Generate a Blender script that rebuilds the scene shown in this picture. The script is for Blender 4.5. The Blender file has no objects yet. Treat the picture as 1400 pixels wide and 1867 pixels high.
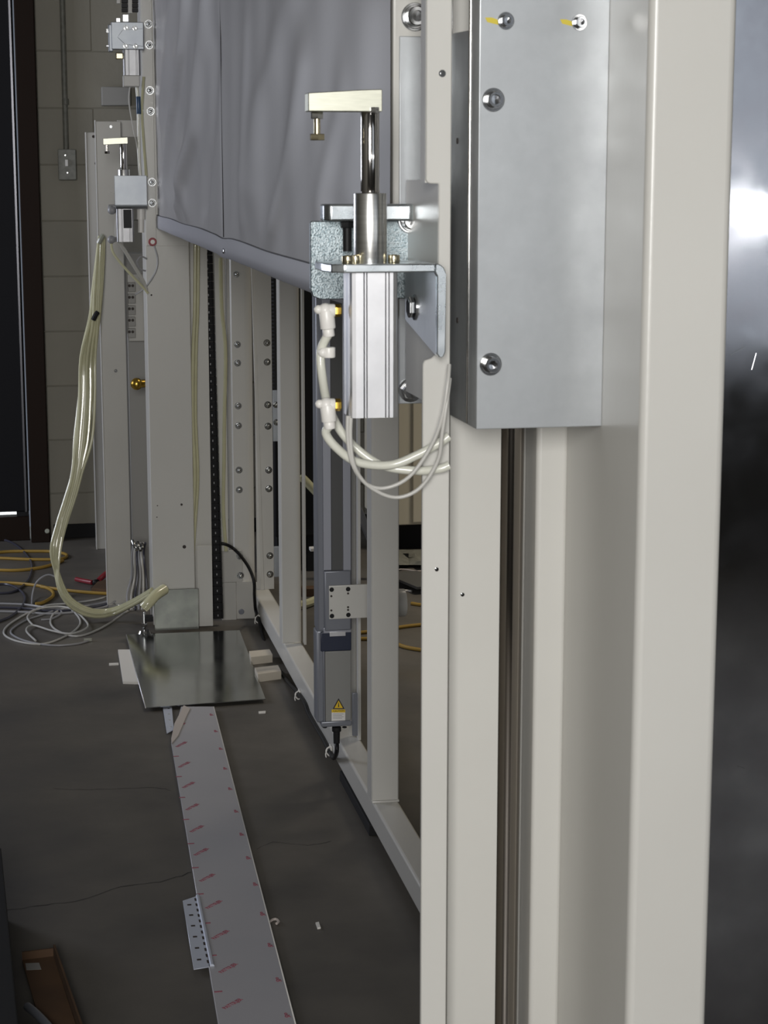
import bpy, bmesh, math, random
from mathutils import Vector, Matrix
random.seed(7)
S = bpy.context.scene
COL = S.collection

# ------------------------------------------------------------------ camera
FPX, CX, CY, EYE = 3450.0, 700.0, 933.5, 1.5
PITCH = math.atan2(933.5 - 326, FPX)
YAW = math.atan2(664, FPX * math.cos(PITCH) + 607.5 * math.sin(PITCH))
FW = Vector((math.sin(YAW) * math.cos(PITCH), math.cos(YAW) * math.cos(PITCH), -math.sin(PITCH)))
RT = Vector((math.cos(YAW), -math.sin(YAW), 0))
UP = RT.cross(FW)
cam = bpy.data.cameras.new('camera')
cam.sensor_fit = 'HORIZONTAL'; cam.sensor_width = 36.0; cam.lens = FPX / 1400.0 * 36.0
cam.clip_start = 0.05
cam.dof.use_dof = True; cam.dof.focus_distance = 4.3; cam.dof.aperture_fstop = 34.0
co = bpy.data.objects.new('camera', cam); COL.objects.link(co)
M = Matrix((RT, UP, -FW)).transposed().to_4x4(); M.translation = (0, 0, EYE)
co.matrix_world = M
S.camera = co
# ------------------------------------------------------------------ world, daylight, added fill, exposure
w = bpy.data.worlds.new('world'); S.world = w; w.use_nodes = True
w.node_tree.nodes['Background'].inputs[0].default_value = (0.55, 0.62, 0.75, 1)
w.node_tree.nodes['Background'].inputs[1].default_value = 0.25
def area(name, loc, target, sx, sy, power, col):
    l = bpy.data.lights.new(name, 'AREA'); l.shape = 'RECTANGLE'; l.size = sx; l.size_y = sy
    l.energy = power; l.color = col
    o = bpy.data.objects.new(name, l); COL.objects.link(o); o.location = loc
    d = Vector(target) - Vector(loc)
    o.rotation_euler = d.to_track_quat('-Z', 'Y').to_euler()
    return o
area('loading_door_daylight', (-0.5, -1.75, 1.95), (-0.5, 0, 1.95), 1.0, 1.3, 148, (1.0, 0.985, 0.96))
area('side_window_daylight', (-2.57, 7.0, 1.7), (0, 6.4, 1.7), 1.4, 1.5, 66, (0.84, 0.88, 1.0))
area('back_area_fill', (2.9, 6.3, 3.9), (2.9, 6.3, 0), 1.2, 0.3, 30, (1.0, 0.90, 0.74)).data.spread = math.radians(85)  # added warm fill to lift the cabinet and floor behind the machine
area('panel_reflection_fill', (2.5, -1.78, 1.85), (2.5, 0, 1.85), 1.9, 2.0, 5.5, (0.9, 0.95, 1.0))  # added soft glow for the steel panel and channel to mirror, no known door
S.view_settings.view_transform = 'Standard'; S.view_settings.look = 'None'
S.view_settings.gamma = 1.0; S.view_settings.use_curve_mapping = False
S.view_settings.exposure = -0.05
S.cycles.use_denoising = True
S.cycles.max_bounces = 8
S.cycles.sample_clamp_indirect = 6.0

# ------------------------------------------------------------------ pixel -> place (f, pitch and yaw of the real camera)
CAM = Vector((0, 0, EYE))
def ray(x, y): return FW + RT * ((x - CX) / FPX) - UP * ((y - CY) / FPX)
def uX(x, y, X): r = ray(x, y); return CAM + r * (X / r.x)
def uY(x, y, Y): r = ray(x, y); return CAM + r * (Y / r.y)
def uZ(x, y, Z=0.0): r = ray(x, y); return CAM + r * ((Z - EYE) / r.z)

# ------------------------------------------------------------------ materials
MATS = {}
def mat(name, c, rough=0.5, metal=0.0, c2=None, scale=8.0, bump=0.0, bscale=None, spec=0.5, r2=None, kind='noise', coat=0.0, detail=5, alpha=None, stretch=None):
    m = bpy.data.materials.new(name); m.use_nodes = True
    nt = m.node_tree; b = nt.nodes['Principled BSDF']
    b.inputs['Base Color'].default_value = (*c, 1); b.inputs['Roughness'].default_value = rough
    b.inputs['Metallic'].default_value = metal; b.inputs['Specular IOR Level'].default_value = spec
    b.inputs['Coat Weight'].default_value = coat
    tc = nt.nodes.new('ShaderNodeTexCoord'); src = tc.outputs['Object']
    if stretch:
        mp = nt.nodes.new('ShaderNodeMapping'); mp.inputs['Scale'].default_value = stretch
        nt.links.new(src, mp.inputs[0]); src = mp.outputs[0]
    if c2 or r2 is not None:
        if kind == 'voronoi':
            n = nt.nodes.new('ShaderNodeTexVoronoi'); n.inputs['Scale'].default_value = scale
            fac = n.outputs['Color']
            sep = nt.nodes.new('ShaderNodeSeparateColor'); nt.links.new(fac, sep.inputs[0]); fac = sep.outputs[0]
        else:
            n = nt.nodes.new('ShaderNodeTexNoise'); n.inputs['Scale'].default_value = scale; n.inputs['Detail'].default_value = detail
            fac = n.outputs['Fac']
        nt.links.new(src, n.inputs['Vector'])
        rp = nt.nodes.new('ShaderNodeMapRange'); rp.inputs[1].default_value = 0.3; rp.inputs[2].default_value = 0.7
        nt.links.new(fac, rp.inputs[0]); fac = rp.outputs[0]
        if c2:
            mx = nt.nodes.new('ShaderNodeMix'); mx.data_type = 'RGBA'
            mx.inputs[6].default_value = (*c, 1); mx.inputs[7].default_value = (*c2, 1)
            nt.links.new(fac, mx.inputs[0]); nt.links.new(mx.outputs[2], b.inputs['Base Color'])
        if r2 is not None:
            mr = nt.nodes.new('ShaderNodeMapRange'); mr.inputs[3].default_value = rough; mr.inputs[4].default_value = r2
            nt.links.new(fac, mr.inputs[0]); nt.links.new(mr.outputs[0], b.inputs['Roughness'])
    if bump:
        n2 = nt.nodes.new('ShaderNodeTexNoise'); n2.inputs['Scale'].default_value = bscale or scale * 4; n2.inputs['Detail'].default_value = 4
        nt.links.new(src, n2.inputs['Vector'])
        bp = nt.nodes.new('ShaderNodeBump'); bp.inputs['Strength'].default_value = bump; bp.inputs['Distance'].default_value = 0.01
        nt.links.new(n2.outputs['Fac'], bp.inputs['Height']); nt.links.new(bp.outputs[0], b.inputs['Normal'])
    MATS[name] = m
    return m
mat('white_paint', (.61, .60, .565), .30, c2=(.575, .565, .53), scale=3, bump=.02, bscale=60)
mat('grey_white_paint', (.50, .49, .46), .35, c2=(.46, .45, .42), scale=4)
mat('galvanized', (.46, .48, .495), .36, .6, c2=(.37, .385, .40), scale=18, r2=.46, bump=.008, bscale=120)
mat('zinc_plate', (.62, .67, .70), .24, 1.0, c2=(.70, .74, .77), scale=40, r2=.34)
mat('zinc_speckle', (.17, .21, .225), .32, 1.0, c2=(.40, .45, .47), scale=700, kind='voronoi', r2=.5, bump=.10, bscale=420)
mat('zinc_bolt', (.62, .62, .60), .13, 1.0, c2=(.52, .53, .55), scale=40)
mat('yellow_zinc', (.62, .55, .38), .22, 1.0)
mat('chrome', (.62, .60, .58), .09, 1.0)
mat('steel_rod', (.36, .33, .30), .10, 1.0)
mat('aluminium', (.66, .66, .68), .38, 1.0, c2=(.76, .76, .78), scale=30)
mat('dull_aluminium', (.42, .42, .43), .45, .9, c2=(.36, .36, .37), scale=30)
mat('dull_zinc', (.36, .38, .40), .45, .9, c2=(.30, .32, .35), scale=14)
mat('bright_zinc', (.60, .64, .74), .4, .3)
mat('base_zinc', (.20, .205, .185), .42, .8, c2=(.12, .125, .115), scale=16)
mat('dark_nut', (.52, .53, .53), .13, 1.0)
mat('brushed_aluminium', (.78, .78, .76), .28, 1.0, c2=(.62, .62, .6), scale=6, stretch=(1, 1, 30))
mat('arm_steel', (.58, .58, .49), .38, 1.0, c2=(.50, .50, .42), scale=20, stretch=(3, 3, 30))
mat('sheet_metal', (.50, .52, .51), .10, 1.0, c2=(.43, .45, .44), scale=5, r2=.20)
mat('steel_panel', (.58, .59, .62), .05, 1.0, c2=(.44, .44, .47), scale=11, r2=.15, bump=.0003, bscale=14)
mat('black_plastic', (.010, .010, .011), .5, spec=.25)
mat('black_rubber', (.012, .012, .013), .7, spec=.25)
mat('white_plastic', (.78, .76, .72), .35)
mat('brass', (.65, .42, .08), .3, 1.0)
mat('air_tube', (.58, .565, .37), .22, c2=(.52, .505, .33), scale=20, coat=.4)
mat('air_tube_white', (.66, .66, .58), .25, coat=.3)
mat('grey_cable', (.30, .30, .31), .4)
mat('light_cable', (.50, .49, .46), .35)
mat('dark_cable', (.05, .05, .07), .35)
mat('yellow_cord', (.34, .21, .035), .5)
mat('curtain', (.33, .32, .315), .44, c2=(.30, .29, .285), scale=6, bump=.02, bscale=300, spec=.45)
mat('curtain_hem', (.34, .34, .37), .42, spec=.55)
mat('curtain_seam', (.05, .05, .055), .7)
mat('concrete', (.128, .116, .100), .40, c2=(.078, .072, .064), scale=3.2, r2=.6, bump=.04, bscale=25, detail=9)
mat('crack', (.018, .017, .016), .9)
mat('wall_paint', (.33, .31, .255), .65, c2=(.29, .275, .23), scale=3, bump=.12, bscale=40)
mat('mortar', (.30, .285, .235), .8)
mat('room_wall', (.16, .155, .14), .8)
mat('ceiling', (.18, .175, .165), .8)
mat('door_dark', (.010, .010, .012), .6, spec=.12)
mat('jamb_brown', (.016, .009, .006), .7, spec=.15)
mat('door_strip', (.10, .10, .11), .3, 1.0)
mat('board_film', (.42, .41, .43), .35, c2=(.37, .37, .40), scale=2.5)
mat('film_loose', (.52, .46, .42), .3)
mat('red_ink', (.34, .10, .135), .6)
mat('cardboard', (.105, .056, .026), .8, c2=(.07, .038, .02), scale=9)
mat('offcut_wood', (.55, .50, .42), .6, c2=(.5, .45, .37), scale=9)
mat('actuator_grey', (.20, .21, .24), .4, .3)
mat('actuator_light', (.36, .37, .42), .38, .5)
mat('actuator_dark', (.075, .075, .075), .45)
mat('motor_grey', (.24, .24, .23), .5)
mat('navy', (.018, .024, .05), .4)
mat('label_yellow', (.75, .50, .02), .5)
mat('label_white', (.75, .73, .70), .5)
mat('ink', (.03, .02, .015), .6)
mat('red_rubber', (.28, .02, .03), .4)
mat('marker_yellow', (.62, .50, .05), .6)
mat('device_grey', (.30, .295, .28), .5)
mat('tool_red', (.22, .02, .03), .35)
mat('clear_plastic', (.35, .36, .30), .15)
mat('box_grey', (.22, .22, .19), .5, c2=(.14, .14, .12), scale=40)
mat('cabinet_paint', (.74, .69, .56), .5)
mat('blue_plastic', (.03, .07, .14), .3)
def emit(name, c, s):
    m = bpy.data.materials.new(name); m.use_nodes = True
    b = m.node_tree.nodes['Principled BSDF']; b.inputs['Base Color'].default_value = (*c, 1)
    b.inputs['Emission Color'].default_value = (*c, 1); b.inputs['Emission Strength'].default_value = s
    MATS[name] = m
emit('daylight_outside', (.95, 1, 1), 2.0)
emit('pane_daylight', (1, 1, 1), 9.0)

# ------------------------------------------------------------------ mesh helpers
ORG = {}
def catmull(P, k=6):
    P = [Vector(p) for p in P]; out = []
    for i in range(len(P) - 1):
        p0 = P[max(i - 1, 0)]; p1 = P[i]; p2 = P[i + 1]; p3 = P[min(i + 2, len(P) - 1)]
        for j in range(k):
            t = j / k
            out.append(.5 * (2 * p1 + (p2 - p0) * t + (2 * p0 - 5 * p1 + 4 * p2 - p3) * t * t + (3 * p1 - p0 - 3 * p2 + p3) * t ** 3))
    return out + [P[-1]]
class MB:
    def __init__(s): s.bm = bmesh.new()
    def _add(s, b):
        me = bpy.data.meshes.new('t'); b.to_mesh(me); b.free(); s.bm.from_mesh(me); bpy.data.meshes.remove(me); return s
    def box(s, a, b, bev=0.0, seg=2):
        lo = [min(a[i], b[i]) for i in range(3)]; hi = [max(a[i], b[i]) for i in range(3)]
        t = bmesh.new()
        bmesh.ops.create_cube(t, size=1)
        for v in t.verts: v.co = Vector([(lo[i] + hi[i]) / 2 + v.co[i] * (hi[i] - lo[i]) for i in range(3)])
        if bev:
            for f in bmesh.ops.bevel(t, geom=t.edges[:], offset=bev, segments=seg, affect='EDGES', profile=.5)['faces']: f.smooth = True
        return s._add(t)
    def prism(s, pts, axis, lo, hi, bev=0.0, seg=2):
        t = bmesh.new(); ax = 'xyz'.index(axis); o = [i for i in range(3) if i != ax]
        def mk(p, h):
            v = [0, 0, 0]; v[ax] = h; v[o[0]] = p[0]; v[o[1]] = p[1]; return t.verts.new(v)
        A = [mk(p, lo) for p in pts]; B = [mk(p, hi) for p in pts]; n = len(pts)
        t.faces.new(A); t.faces.new(B[::-1])
        for i in range(n): t.faces.new([A[i], B[i], B[(i + 1) % n], A[(i + 1) % n]])
        bmesh.ops.recalc_face_normals(t, faces=t.faces[:])
        if bev:
            for f in bmesh.ops.bevel(t, geom=t.edges[:], offset=bev, segments=seg, affect='EDGES', profile=.5)['faces']: f.smooth = True
        return s._add(t)
    def cyl(s, p0, p1, r, r2=None, n=24, bev=0.0):
        p0 = Vector(p0); p1 = Vector(p1); d = p1 - p0
        t = bmesh.new()
        bmesh.ops.create_cone(t, cap_ends=True, segments=n, radius1=r, radius2=r if r2 is None else r2, depth=d.length)
        if bev:
            e = [e for e in t.edges if abs(e.verts[0].co.z - e.verts[1].co.z) < 1e-7]
            bmesh.ops.bevel(t, geom=e, offset=bev, segments=2, affect='EDGES', profile=.5)
        m = Matrix.Translation((p0 + p1) / 2) @ d.to_track_quat('Z', 'Y').to_matrix().to_4x4()
        bmesh.ops.transform(t, matrix=m, verts=t.verts)
        for f in t.faces: f.smooth = len(f.verts) <= 4
        return s._add(t)
    def sphere(s, c, r, sc=(1, 1, 1), n=12):
        t = bmesh.new(); bmesh.ops.create_uvsphere(t, u_segments=n, v_segments=n // 2 + 2, radius=r)
        for v in t.verts: v.co = Vector([c[i] + v.co[i] * sc[i] for i in range(3)])
        for f in t.faces: f.smooth = True
        return s._add(t)
    def tube(s, pts, r, n=8, k=6, smooth=True):
        P = catmull(pts, k) if smooth else [Vector(p) for p in pts]
        t = bmesh.new(); rings = []; side = None
        for i, p in enumerate(P):
            d = (P[min(i + 1, len(P) - 1)] - P[max(i - 1, 0)]).normalized()
            if side is None: side = d.cross(Vector((.3, .2, .93))).normalized()
            side = (side - d * side.dot(d)).normalized(); u = d.cross(side)
            rings.append([t.verts.new(p + (side * math.cos(a) + u * math.sin(a)) * r) for a in [2 * math.pi * j / n for j in range(n)]])
        for a, b in zip(rings, rings[1:]):
            for j in range(n): t.faces.new([a[j], a[(j + 1) % n], b[(j + 1) % n], b[j]])
        t.faces.new(rings[0][::-1]); t.faces.new(rings[-1])
        bmesh.ops.recalc_face_normals(t, faces=t.faces[:])
        for f in t.faces: f.smooth = len(f.verts) <= 4
        return s._add(t)
    def grid(s, rows):
        t = bmesh.new(); V = [[t.verts.new(p) for p in r] for r in rows]
        for a, b in zip(V, V[1:]):
            for j in range(len(a) - 1): t.faces.new([a[j], a[j + 1], b[j + 1], b[j]]).smooth = True
        return s._add(t)
    def build(s, name, m, parent=None, angle=40):
        me = bpy.data.meshes.new(name)
        if parent is not None: org = ORG[parent]
        else:
            vs = [v.co for v in s.bm.verts]
            lo = [min(v[i] for v in vs) for i in range(3)]; hi = [max(v[i] for v in vs) for i in range(3)]
            org = Vector(((lo[0] + hi[0]) / 2, (lo[1] + hi[1]) / 2, lo[2]))
        for v in s.bm.verts: v.co -= org
        fl_ = [f.smooth for f in s.bm.faces]
        s.bm.to_mesh(me); s.bm.free()
        me.set_sharp_from_angle(angle=math.radians(angle))
        me.polygons.foreach_set('use_smooth', fl_)
        me.materials.append(MATS[m])
        o = bpy.data.objects.new(name, me); COL.objects.link(o)
        if parent is not None: o.parent = parent; ORG[o] = org
        else: o.location = org; ORG[o] = org.copy()
        return o
def tag(o, label, cat, group=None):
    o['label'] = label; o['category'] = cat
    if group: o['group'] = group
    return o
def thing(name, label, cat, loc, group=None):
    o = bpy.data.objects.new(name, None); COL.objects.link(o); o.location = loc; o.empty_display_size = .05
    ORG[o] = Vector(loc); return tag(o, label, cat, group)
def struct(o): o['kind'] = 'structure'; return o
def part(parent, name, m, fn):
    b = MB(); fn(b); return b.build(name, m, parent)
def PB(b, x0, y0, x1, y1, Y, d, bev=.0015):
    """box whose front face at depth Y fills these picture bounds, d metres deep"""
    ym = (y0 + y1) / 2; xm = (x0 + x1) / 2
    b.box((uY(x0, ym, Y).x, Y, uY(xm, y1, Y).z), (uY(x1, ym, Y).x, Y + d, uY(xm, y0, Y).z), bev)
    return b
# fasteners: one mesh per kind and size, head towards -Y
FM = {}
def fmesh(kind, r, m):
    k = (kind, round(r, 4), m)
    if k in FM: return FM[k]
    b = MB()
    if kind == 'nut':
        b.cyl((0, 0, 0), (0, -r * .18, 0), r * 1.28, n=20)
        b.cyl((0, -r * .18, 0), (0, -r * .95, 0), r, n=6, bev=r * .22)
        b.sphere((0, -r * .95, 0), r * .55, (1, 1.0, 1), 14)
    elif kind == 'socket':
        b.cyl((0, 0, 0), (0, -r * .22, 0), r * 1.45, n=28, bev=r * .06)
        b.cyl((0, -r * .22, 0), (0, -r * .5, 0), r * 1.2, n=28, bev=r * .06)
        t = bmesh.new(); prof = [(r, -.5 * r), (r, -1.4 * r), (.9 * r, -1.52 * r), (.58 * r, -1.52 * r), (.55 * r, -1.0 * r), (.01 * r, -.95 * r)]
        n = 24; R = []
        for (pr, py) in prof: R.append([t.verts.new((pr * math.cos(2 * math.pi * j / n), py, pr * math.sin(2 * math.pi * j / n))) for j in range(n)])
        for a, c in zip(R, R[1:]):
            for j in range(n): t.faces.new([a[j], a[(j + 1) % n], c[(j + 1) % n], c[j]]).smooth = True
        bmesh.ops.recalc_face_normals(t, faces=t.faces[:]); b._add(t)
    elif kind == 'hex':
        b.cyl((0, 0, 0), (0, -r * .15, 0), r * 1.25, n=20)
        b.cyl((0, -r * .15, 0), (0, -r * .75, 0), r, n=6, bev=r * .12)
    elif kind == 'round':
        b.cyl((0, 0, 0), (0, -r * .35, 0), r, n=16, bev=r * .15)
        b.cyl((0, -r * .35, 0), (0, -r * .5, 0), r * .55, n=12)
    elif kind == 'hole':
        b.cyl((0, .0004, 0), (0, -.0004, 0), r, n=14)
    me = bpy.data.meshes.new(kind); fl_ = [f.smooth for f in b.bm.faces]; b.bm.to_mesh(me); b.bm.free()
    me.set_sharp_from_angle(angle=math.radians(35)); me.polygons.foreach_set('use_smooth', fl_); me.materials.append(MATS[m]); FM[k] = me
    return me
def bolt(parent, pos, kind='nut', r=.008, m='zinc_bolt', face='-y', name='bolt'):
    o = bpy.data.objects.new(name, fmesh(kind, r, m)); COL.objects.link(o); o.parent = parent
    o.location = Vector(pos) - ORG[parent]; ORG[o] = Vector(pos)
    rz = {'-y': 0, '-x': -math.pi / 2, '+x': math.pi / 2}.get(face)
    if face == '-z': o.rotation_euler = (math.pi / 2, 0, 0)
    elif face == '+z': o.rotation_euler = (-math.pi / 2, 0, 0)
    else: o.rotation_euler = (0, random.uniform(0, 1) if kind != 'hole' else 0, rz) if face == '-y' else (0, 0, rz)
    return o
def text_mesh(name, txt, size, m, parent, mw):
    c = bpy.data.curves.new(name, 'FONT'); c.body = txt; c.size = size; c.align_x = 'CENTER'; c.align_y = 'CENTER'; c.extrude = .0003
    c.resolution_u = 2
    to = bpy.data.objects.new(name, c); COL.objects.link(to)
    dg = bpy.context.evaluated_depsgraph_get(); me = bpy.data.meshes.new_from_object(to.evaluated_get(dg))
    bpy.data.objects.remove(to); bpy.data.curves.remove(c)
    me.materials.clear(); me.materials.append(MATS[m])
    o = bpy.data.objects.new(name, me); COL.objects.link(o); o.parent = parent
    o.matrix_local = Matrix.Translation(-ORG[parent]) @ mw
    return o

# ================================================================== SETTING
WY = 8.0
struct(MB().box((-2.6, -1.8, -.1), (5, WY + .3, 0)).build('floor', 'concrete'))
fl = bpy.data.objects['floor']
def crack(pts, wd):
    b = MB(); P = catmull([uZ(*p) for p in pts], 5); L = []; R_ = []
    for i, p in enumerate(P):
        p = p + Vector((random.uniform(-1, 1), random.uniform(-1, 1), 0)) * .004
        d = (P[min(i + 1, len(P) - 1)] - P[max(i - 1, 0)]).normalized(); n = Vector((-d.y, d.x, 0)) * wd * random.uniform(.5, 1.3)
        L.append(p + n + Vector((0, 0, .0006))); R_.append(p - n + Vector((0, 0, .0006)))
    b.grid([L, R_]); return b.build('crack', 'crack', fl)
crack([(10, 1660), (70, 1652), (150, 1640), (220, 1617), (290, 1608), (350, 1590)], .0012)
crack([(100, 1437), (160, 1440), (270, 1436), (310, 1441)], .0008)
crack([(470, 1548), (500, 1536), (560, 1541), (600, 1535)], .0008)
# far wall of painted blocks
JX = uZ(90, 985).x
wall = struct(MB().box((JX + .006, WY + .0035, 0), (5, WY + .3, 4)).build('wall_far', 'mortar'))
blk = None; bme = None
z = -.036; row = 0
while z < 2.9:
    x = JX + .006 - (.225 if row % 2 else 0)
    while x < 2.6:
        x0 = max(x, JX + .006); x1 = x + .45; z0 = max(z, 0.0)
        full = x0 == x and z0 == z
        if full and bme:
            o = bpy.data.objects.new('block', bme); COL.objects.link(o); o.parent = wall; o.location = Vector((x0, WY, z)) - ORG[wall]
        else:
            b = MB().box((x0 + .0015, WY, z0 + .0015), (x1 - .0015, WY + .03, z + .226), .002, 1)
            o = b.build('block', 'wall_paint', wall)
            if full:
                bme = o.data; off = Vector((x0, WY, z)) - ORG[wall]
                for v in bme.vertices: v.co -= off
                o.location = off
        x += .45
    z += .2275; row += 1
struct(MB().box((JX + .02, WY - .012, 0), (2.6, WY - .0005, .06), .002).build('baseboard_far', 'black_rubber'))
# dark door at the left of the far wall
struct(MB().box((JX - .075, WY - .09, 0), (JX + .004, WY + .3, 4), .004).build('trim_1', 'jamb_brown'))
dr = struct(MB().box((-1.6, WY - .02, .122), (JX - .08, WY + .04, 3.4), .004).build('door_1', 'door_dark'))
part(dr, 'edge_strip', 'door_strip', lambda b: b.box((JX - .098, WY - .045, .123), (JX - .086, WY - .02, 3.4), .002))
part(dr, 'door_sweep', 'black_rubber', lambda b: b.box((uY(31, 960, WY).x, WY - .022, .103), (JX - .081, WY - .0, .1215), .001))
struct(MB().box((-2.6, WY + .012, 2.9), (-1.6, WY + .3, 4)).build('trim_2', 'room_wall'))
struct(MB().box((-1.6, WY + .6, 0), (JX - .1, WY + .62, .5)).build('outside_glow', 'daylight_outside'))  # glowing panel past the door gap, stands in for daylight outside
struct(MB().box((-1.6, WY - .03, 0), (JX - .08, WY + .04, .102), .003).build('trim_4', 'jamb_brown'))
struct(MB().box((-2.6, WY + .012, 0), (-1.6, WY + .3, 2.9)).build('wall_far_side', 'room_wall'))
# rest of the hall, out of view: right, left with window, rear with loading door, ceiling
struct(MB().box((5, -1.8, 0), (5.2, WY + .3, 4)).build('wall_right', 'room_wall'))
wl = MB(); LX = -2.6; RY = -1.8
wl.box((LX - .2, RY, 0), (LX, WY + .3, .95)); wl.box((LX - .2, RY, 2.45), (LX, WY + .3, 4)); wl.box((LX - .2, RY, .95), (LX, 6.3, 2.45)); wl.box((LX - .2, 7.7, .95), (LX, WY + .3, 2.45))
struct(wl.build('wall_left', 'room_wall'))
wr = MB()
wr.box((LX, RY - .2, 0), (-1, RY, 4)); wr.box((-1, RY - .2, 2.6), (0, RY, 4)); wr.box((-1, RY - .2, 0), (0, RY, 1.3)); wr.box((0, RY - .2, 0), (.87, RY, 4))
wr.box((.87, RY - .2, 0), (1.37, RY, 1.32)); wr.box((.87, RY - .2, 1.48), (1.37, RY, 4)); wr.box((1.37, RY - .2, 0), (1.55, RY, 4))
wr.box((1.55, RY - .2, 0), (3.45, RY, .85)); wr.box((1.55, RY - .2, 2.85), (3.45, RY, 4)); wr.box((3.45, RY - .2, 0), (5, RY, 4))
wr = struct(wr.build('wall_rear', 'room_wall'))
part(wr, 'lit_pane', 'pane_daylight', lambda b: b.box((2.4, RY - .01, 1.33), (3.4, RY + .02, 1.415)))
part(wr, 'lit_pane', 'pane_daylight', lambda b: b.box((.98, RY - .01, 1.33), (1.368, RY + .02, 1.47)))
struct(MB().box((-2.8, -2, 4), (5.2, WY + .3, 4.1)).build('ceiling', 'ceiling'))

# ================================================================== NEAR TOWER
YT = 2.15
def X_(x, y=1000, Y=YT): return uY(x, y, Y).x
def Z_(y, x=800, Y=YT): return uY(x, y, Y).z
tw = thing('guide_tower', 'white painted guide tower with a polished rod, beside the large square column', 'machine frame', (.54, YT, 0))
xl, xr = X_(770), X_(818.5)
xs = X_(800, 420)
zc0, zc1 = Z_(655), Z_(335)
# flange with the window cut for the clamp bracket
fp = [(xl, 0), (xr, 0), (xr, 2.3), (X_(777, 150), 2.3), (X_(777, 150), zc1 + .004), (X_(780, 300), zc1 + .001), (X_(784, 335), zc1), (xs, zc1), (xs, zc0 + .016), (xs - .003, zc0 + .006), (xs - .008, zc0 + .001), (xl + .006, zc0), (xl + .0015, zc0 - .0015), (xl, zc0 - .006)]
part(tw, 'front_flange', 'white_paint', lambda b: b.prism(fp, 'y', YT, YT + .005, .0012, 1))
part(tw, 'inner_web', 'white_paint', lambda b: b.box((xs, YT + .0055, Z_(745)), (xs + .005, YT + .19, zc1 + .004)).box((xs, YT + .0055, 0), (xs + .005, YT + .05, Z_(745))).box((xs, YT + .0055, zc1 + .004), (xs + .005, YT + .05, 2.3)))
part(tw, 'flange_return', 'white_paint', lambda b: b.box((X_(777, 150), YT + .005, zc1 + .001), (X_(777, 150) + .003, YT + .03, 2.3)))
YP = 2.24
part(tw, 'flange_side', 'white_paint', lambda b: b.box((xr - .002, YT + .0052, 0), (xr, YP + .06, 2.3)))
xa, xb = X_(819.5, 1000, YP), X_(912, 1000, YP)
xc_, xd = X_(977, 1000, YP), X_(1034, 1000, YP)
part(tw, 'face_plate', 'white_paint', lambda b: b.box((xa, YP, 0), (xb, YP + .06, 2.3), .0012))
part(tw, 'side_strip', 'white_paint', lambda b: b.box((xc_, YP, 0), (xd, YP + .06, 2.3), .006, 3))
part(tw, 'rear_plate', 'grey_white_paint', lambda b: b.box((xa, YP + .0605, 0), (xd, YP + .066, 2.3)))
rxx = X_(937, 1000, YP)
part(tw, 'guide_rod', 'steel_rod', lambda b: b.cyl((rxx, YP + .019, .0), (rxx, YP + .019, 2.3), .0158, n=48))
part(tw, 'foot_plate', 'grey_white_paint', lambda b: b.box((xl, YT - .05, 0), (xd, YP + .1, .012), .002))
for (x, y, Y) in [(796, 1038, YT), (843, 1084, YP), (806, 134, YT)]:
    bolt(tw, uY(x, y, Y), 'round', .0026 if y > 500 else .0042, 'zinc_bolt', name='screw')
for (x, y) in [(829, 245), (829, 580)]: pass

# large square column
sc_ = thing('square_column', 'large off-white square steel column, widest upright, at the right', 'column', (.71, 2.11, 0))
b = MB()
Xc0 = .6555; Yc0 = uX(1168, 790, Xc0).y; Xc1 = uY(1322, 790, Yc0).x
b.prism([(Xc0, Yc0), (Xc1, Yc0), (Xc1, 2.27), (Xc0, 2.27)], 'z', 0.012, 2.4, .0)
me_b = b.bm
ve = [e for e in me_b.edges if abs(e.verts[0].co.z - e.verts[1].co.z) > 1]
for f in bmesh.ops.bevel(me_b, geom=ve, offset=.009, segments=6, affect='EDGES', profile=.5)['faces']: f.smooth = True
b.build('tube', 'white_paint', sc_)
part(sc_, 'base_plate', 'white_paint', lambda b: b.box((Xc0 - .02, Yc0 - .02, 0), (Xc1 + .02, 2.29, .012), .002))

# polished steel panel behind the column
pn = thing('steel_panel', 'scuffed grey sheet steel panel behind the square column', 'panel', (1.3, 2.62, 0))
part(pn, 'sheet', 'steel_panel', lambda b: b.box((.86, 2.60, .01), (1.75, 2.604, 2.4), .001))
part(pn, 'frame_edge', 'black_rubber', lambda b: b.box((.845, 2.6, 0), (.86, 2.63, 2.4), .002))
for (x, y, dx, dz) in [(1352, 1400, .006, -.002), (1345, 640, .012, .006), (1375, 660, .003, .012)]:
    p = uY(x, y, 2.5985)
    part(pn, 'scratch', 'zinc_bolt', lambda b: b.prism([(p.x - dx, p.z - dz - .0006), (p.x + dx, p.z + dz - .0006), (p.x + dx, p.z + dz + .0006), (p.x - dx, p.z - dz + .0008)], 'y', 2.5988, 2.6))

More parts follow.
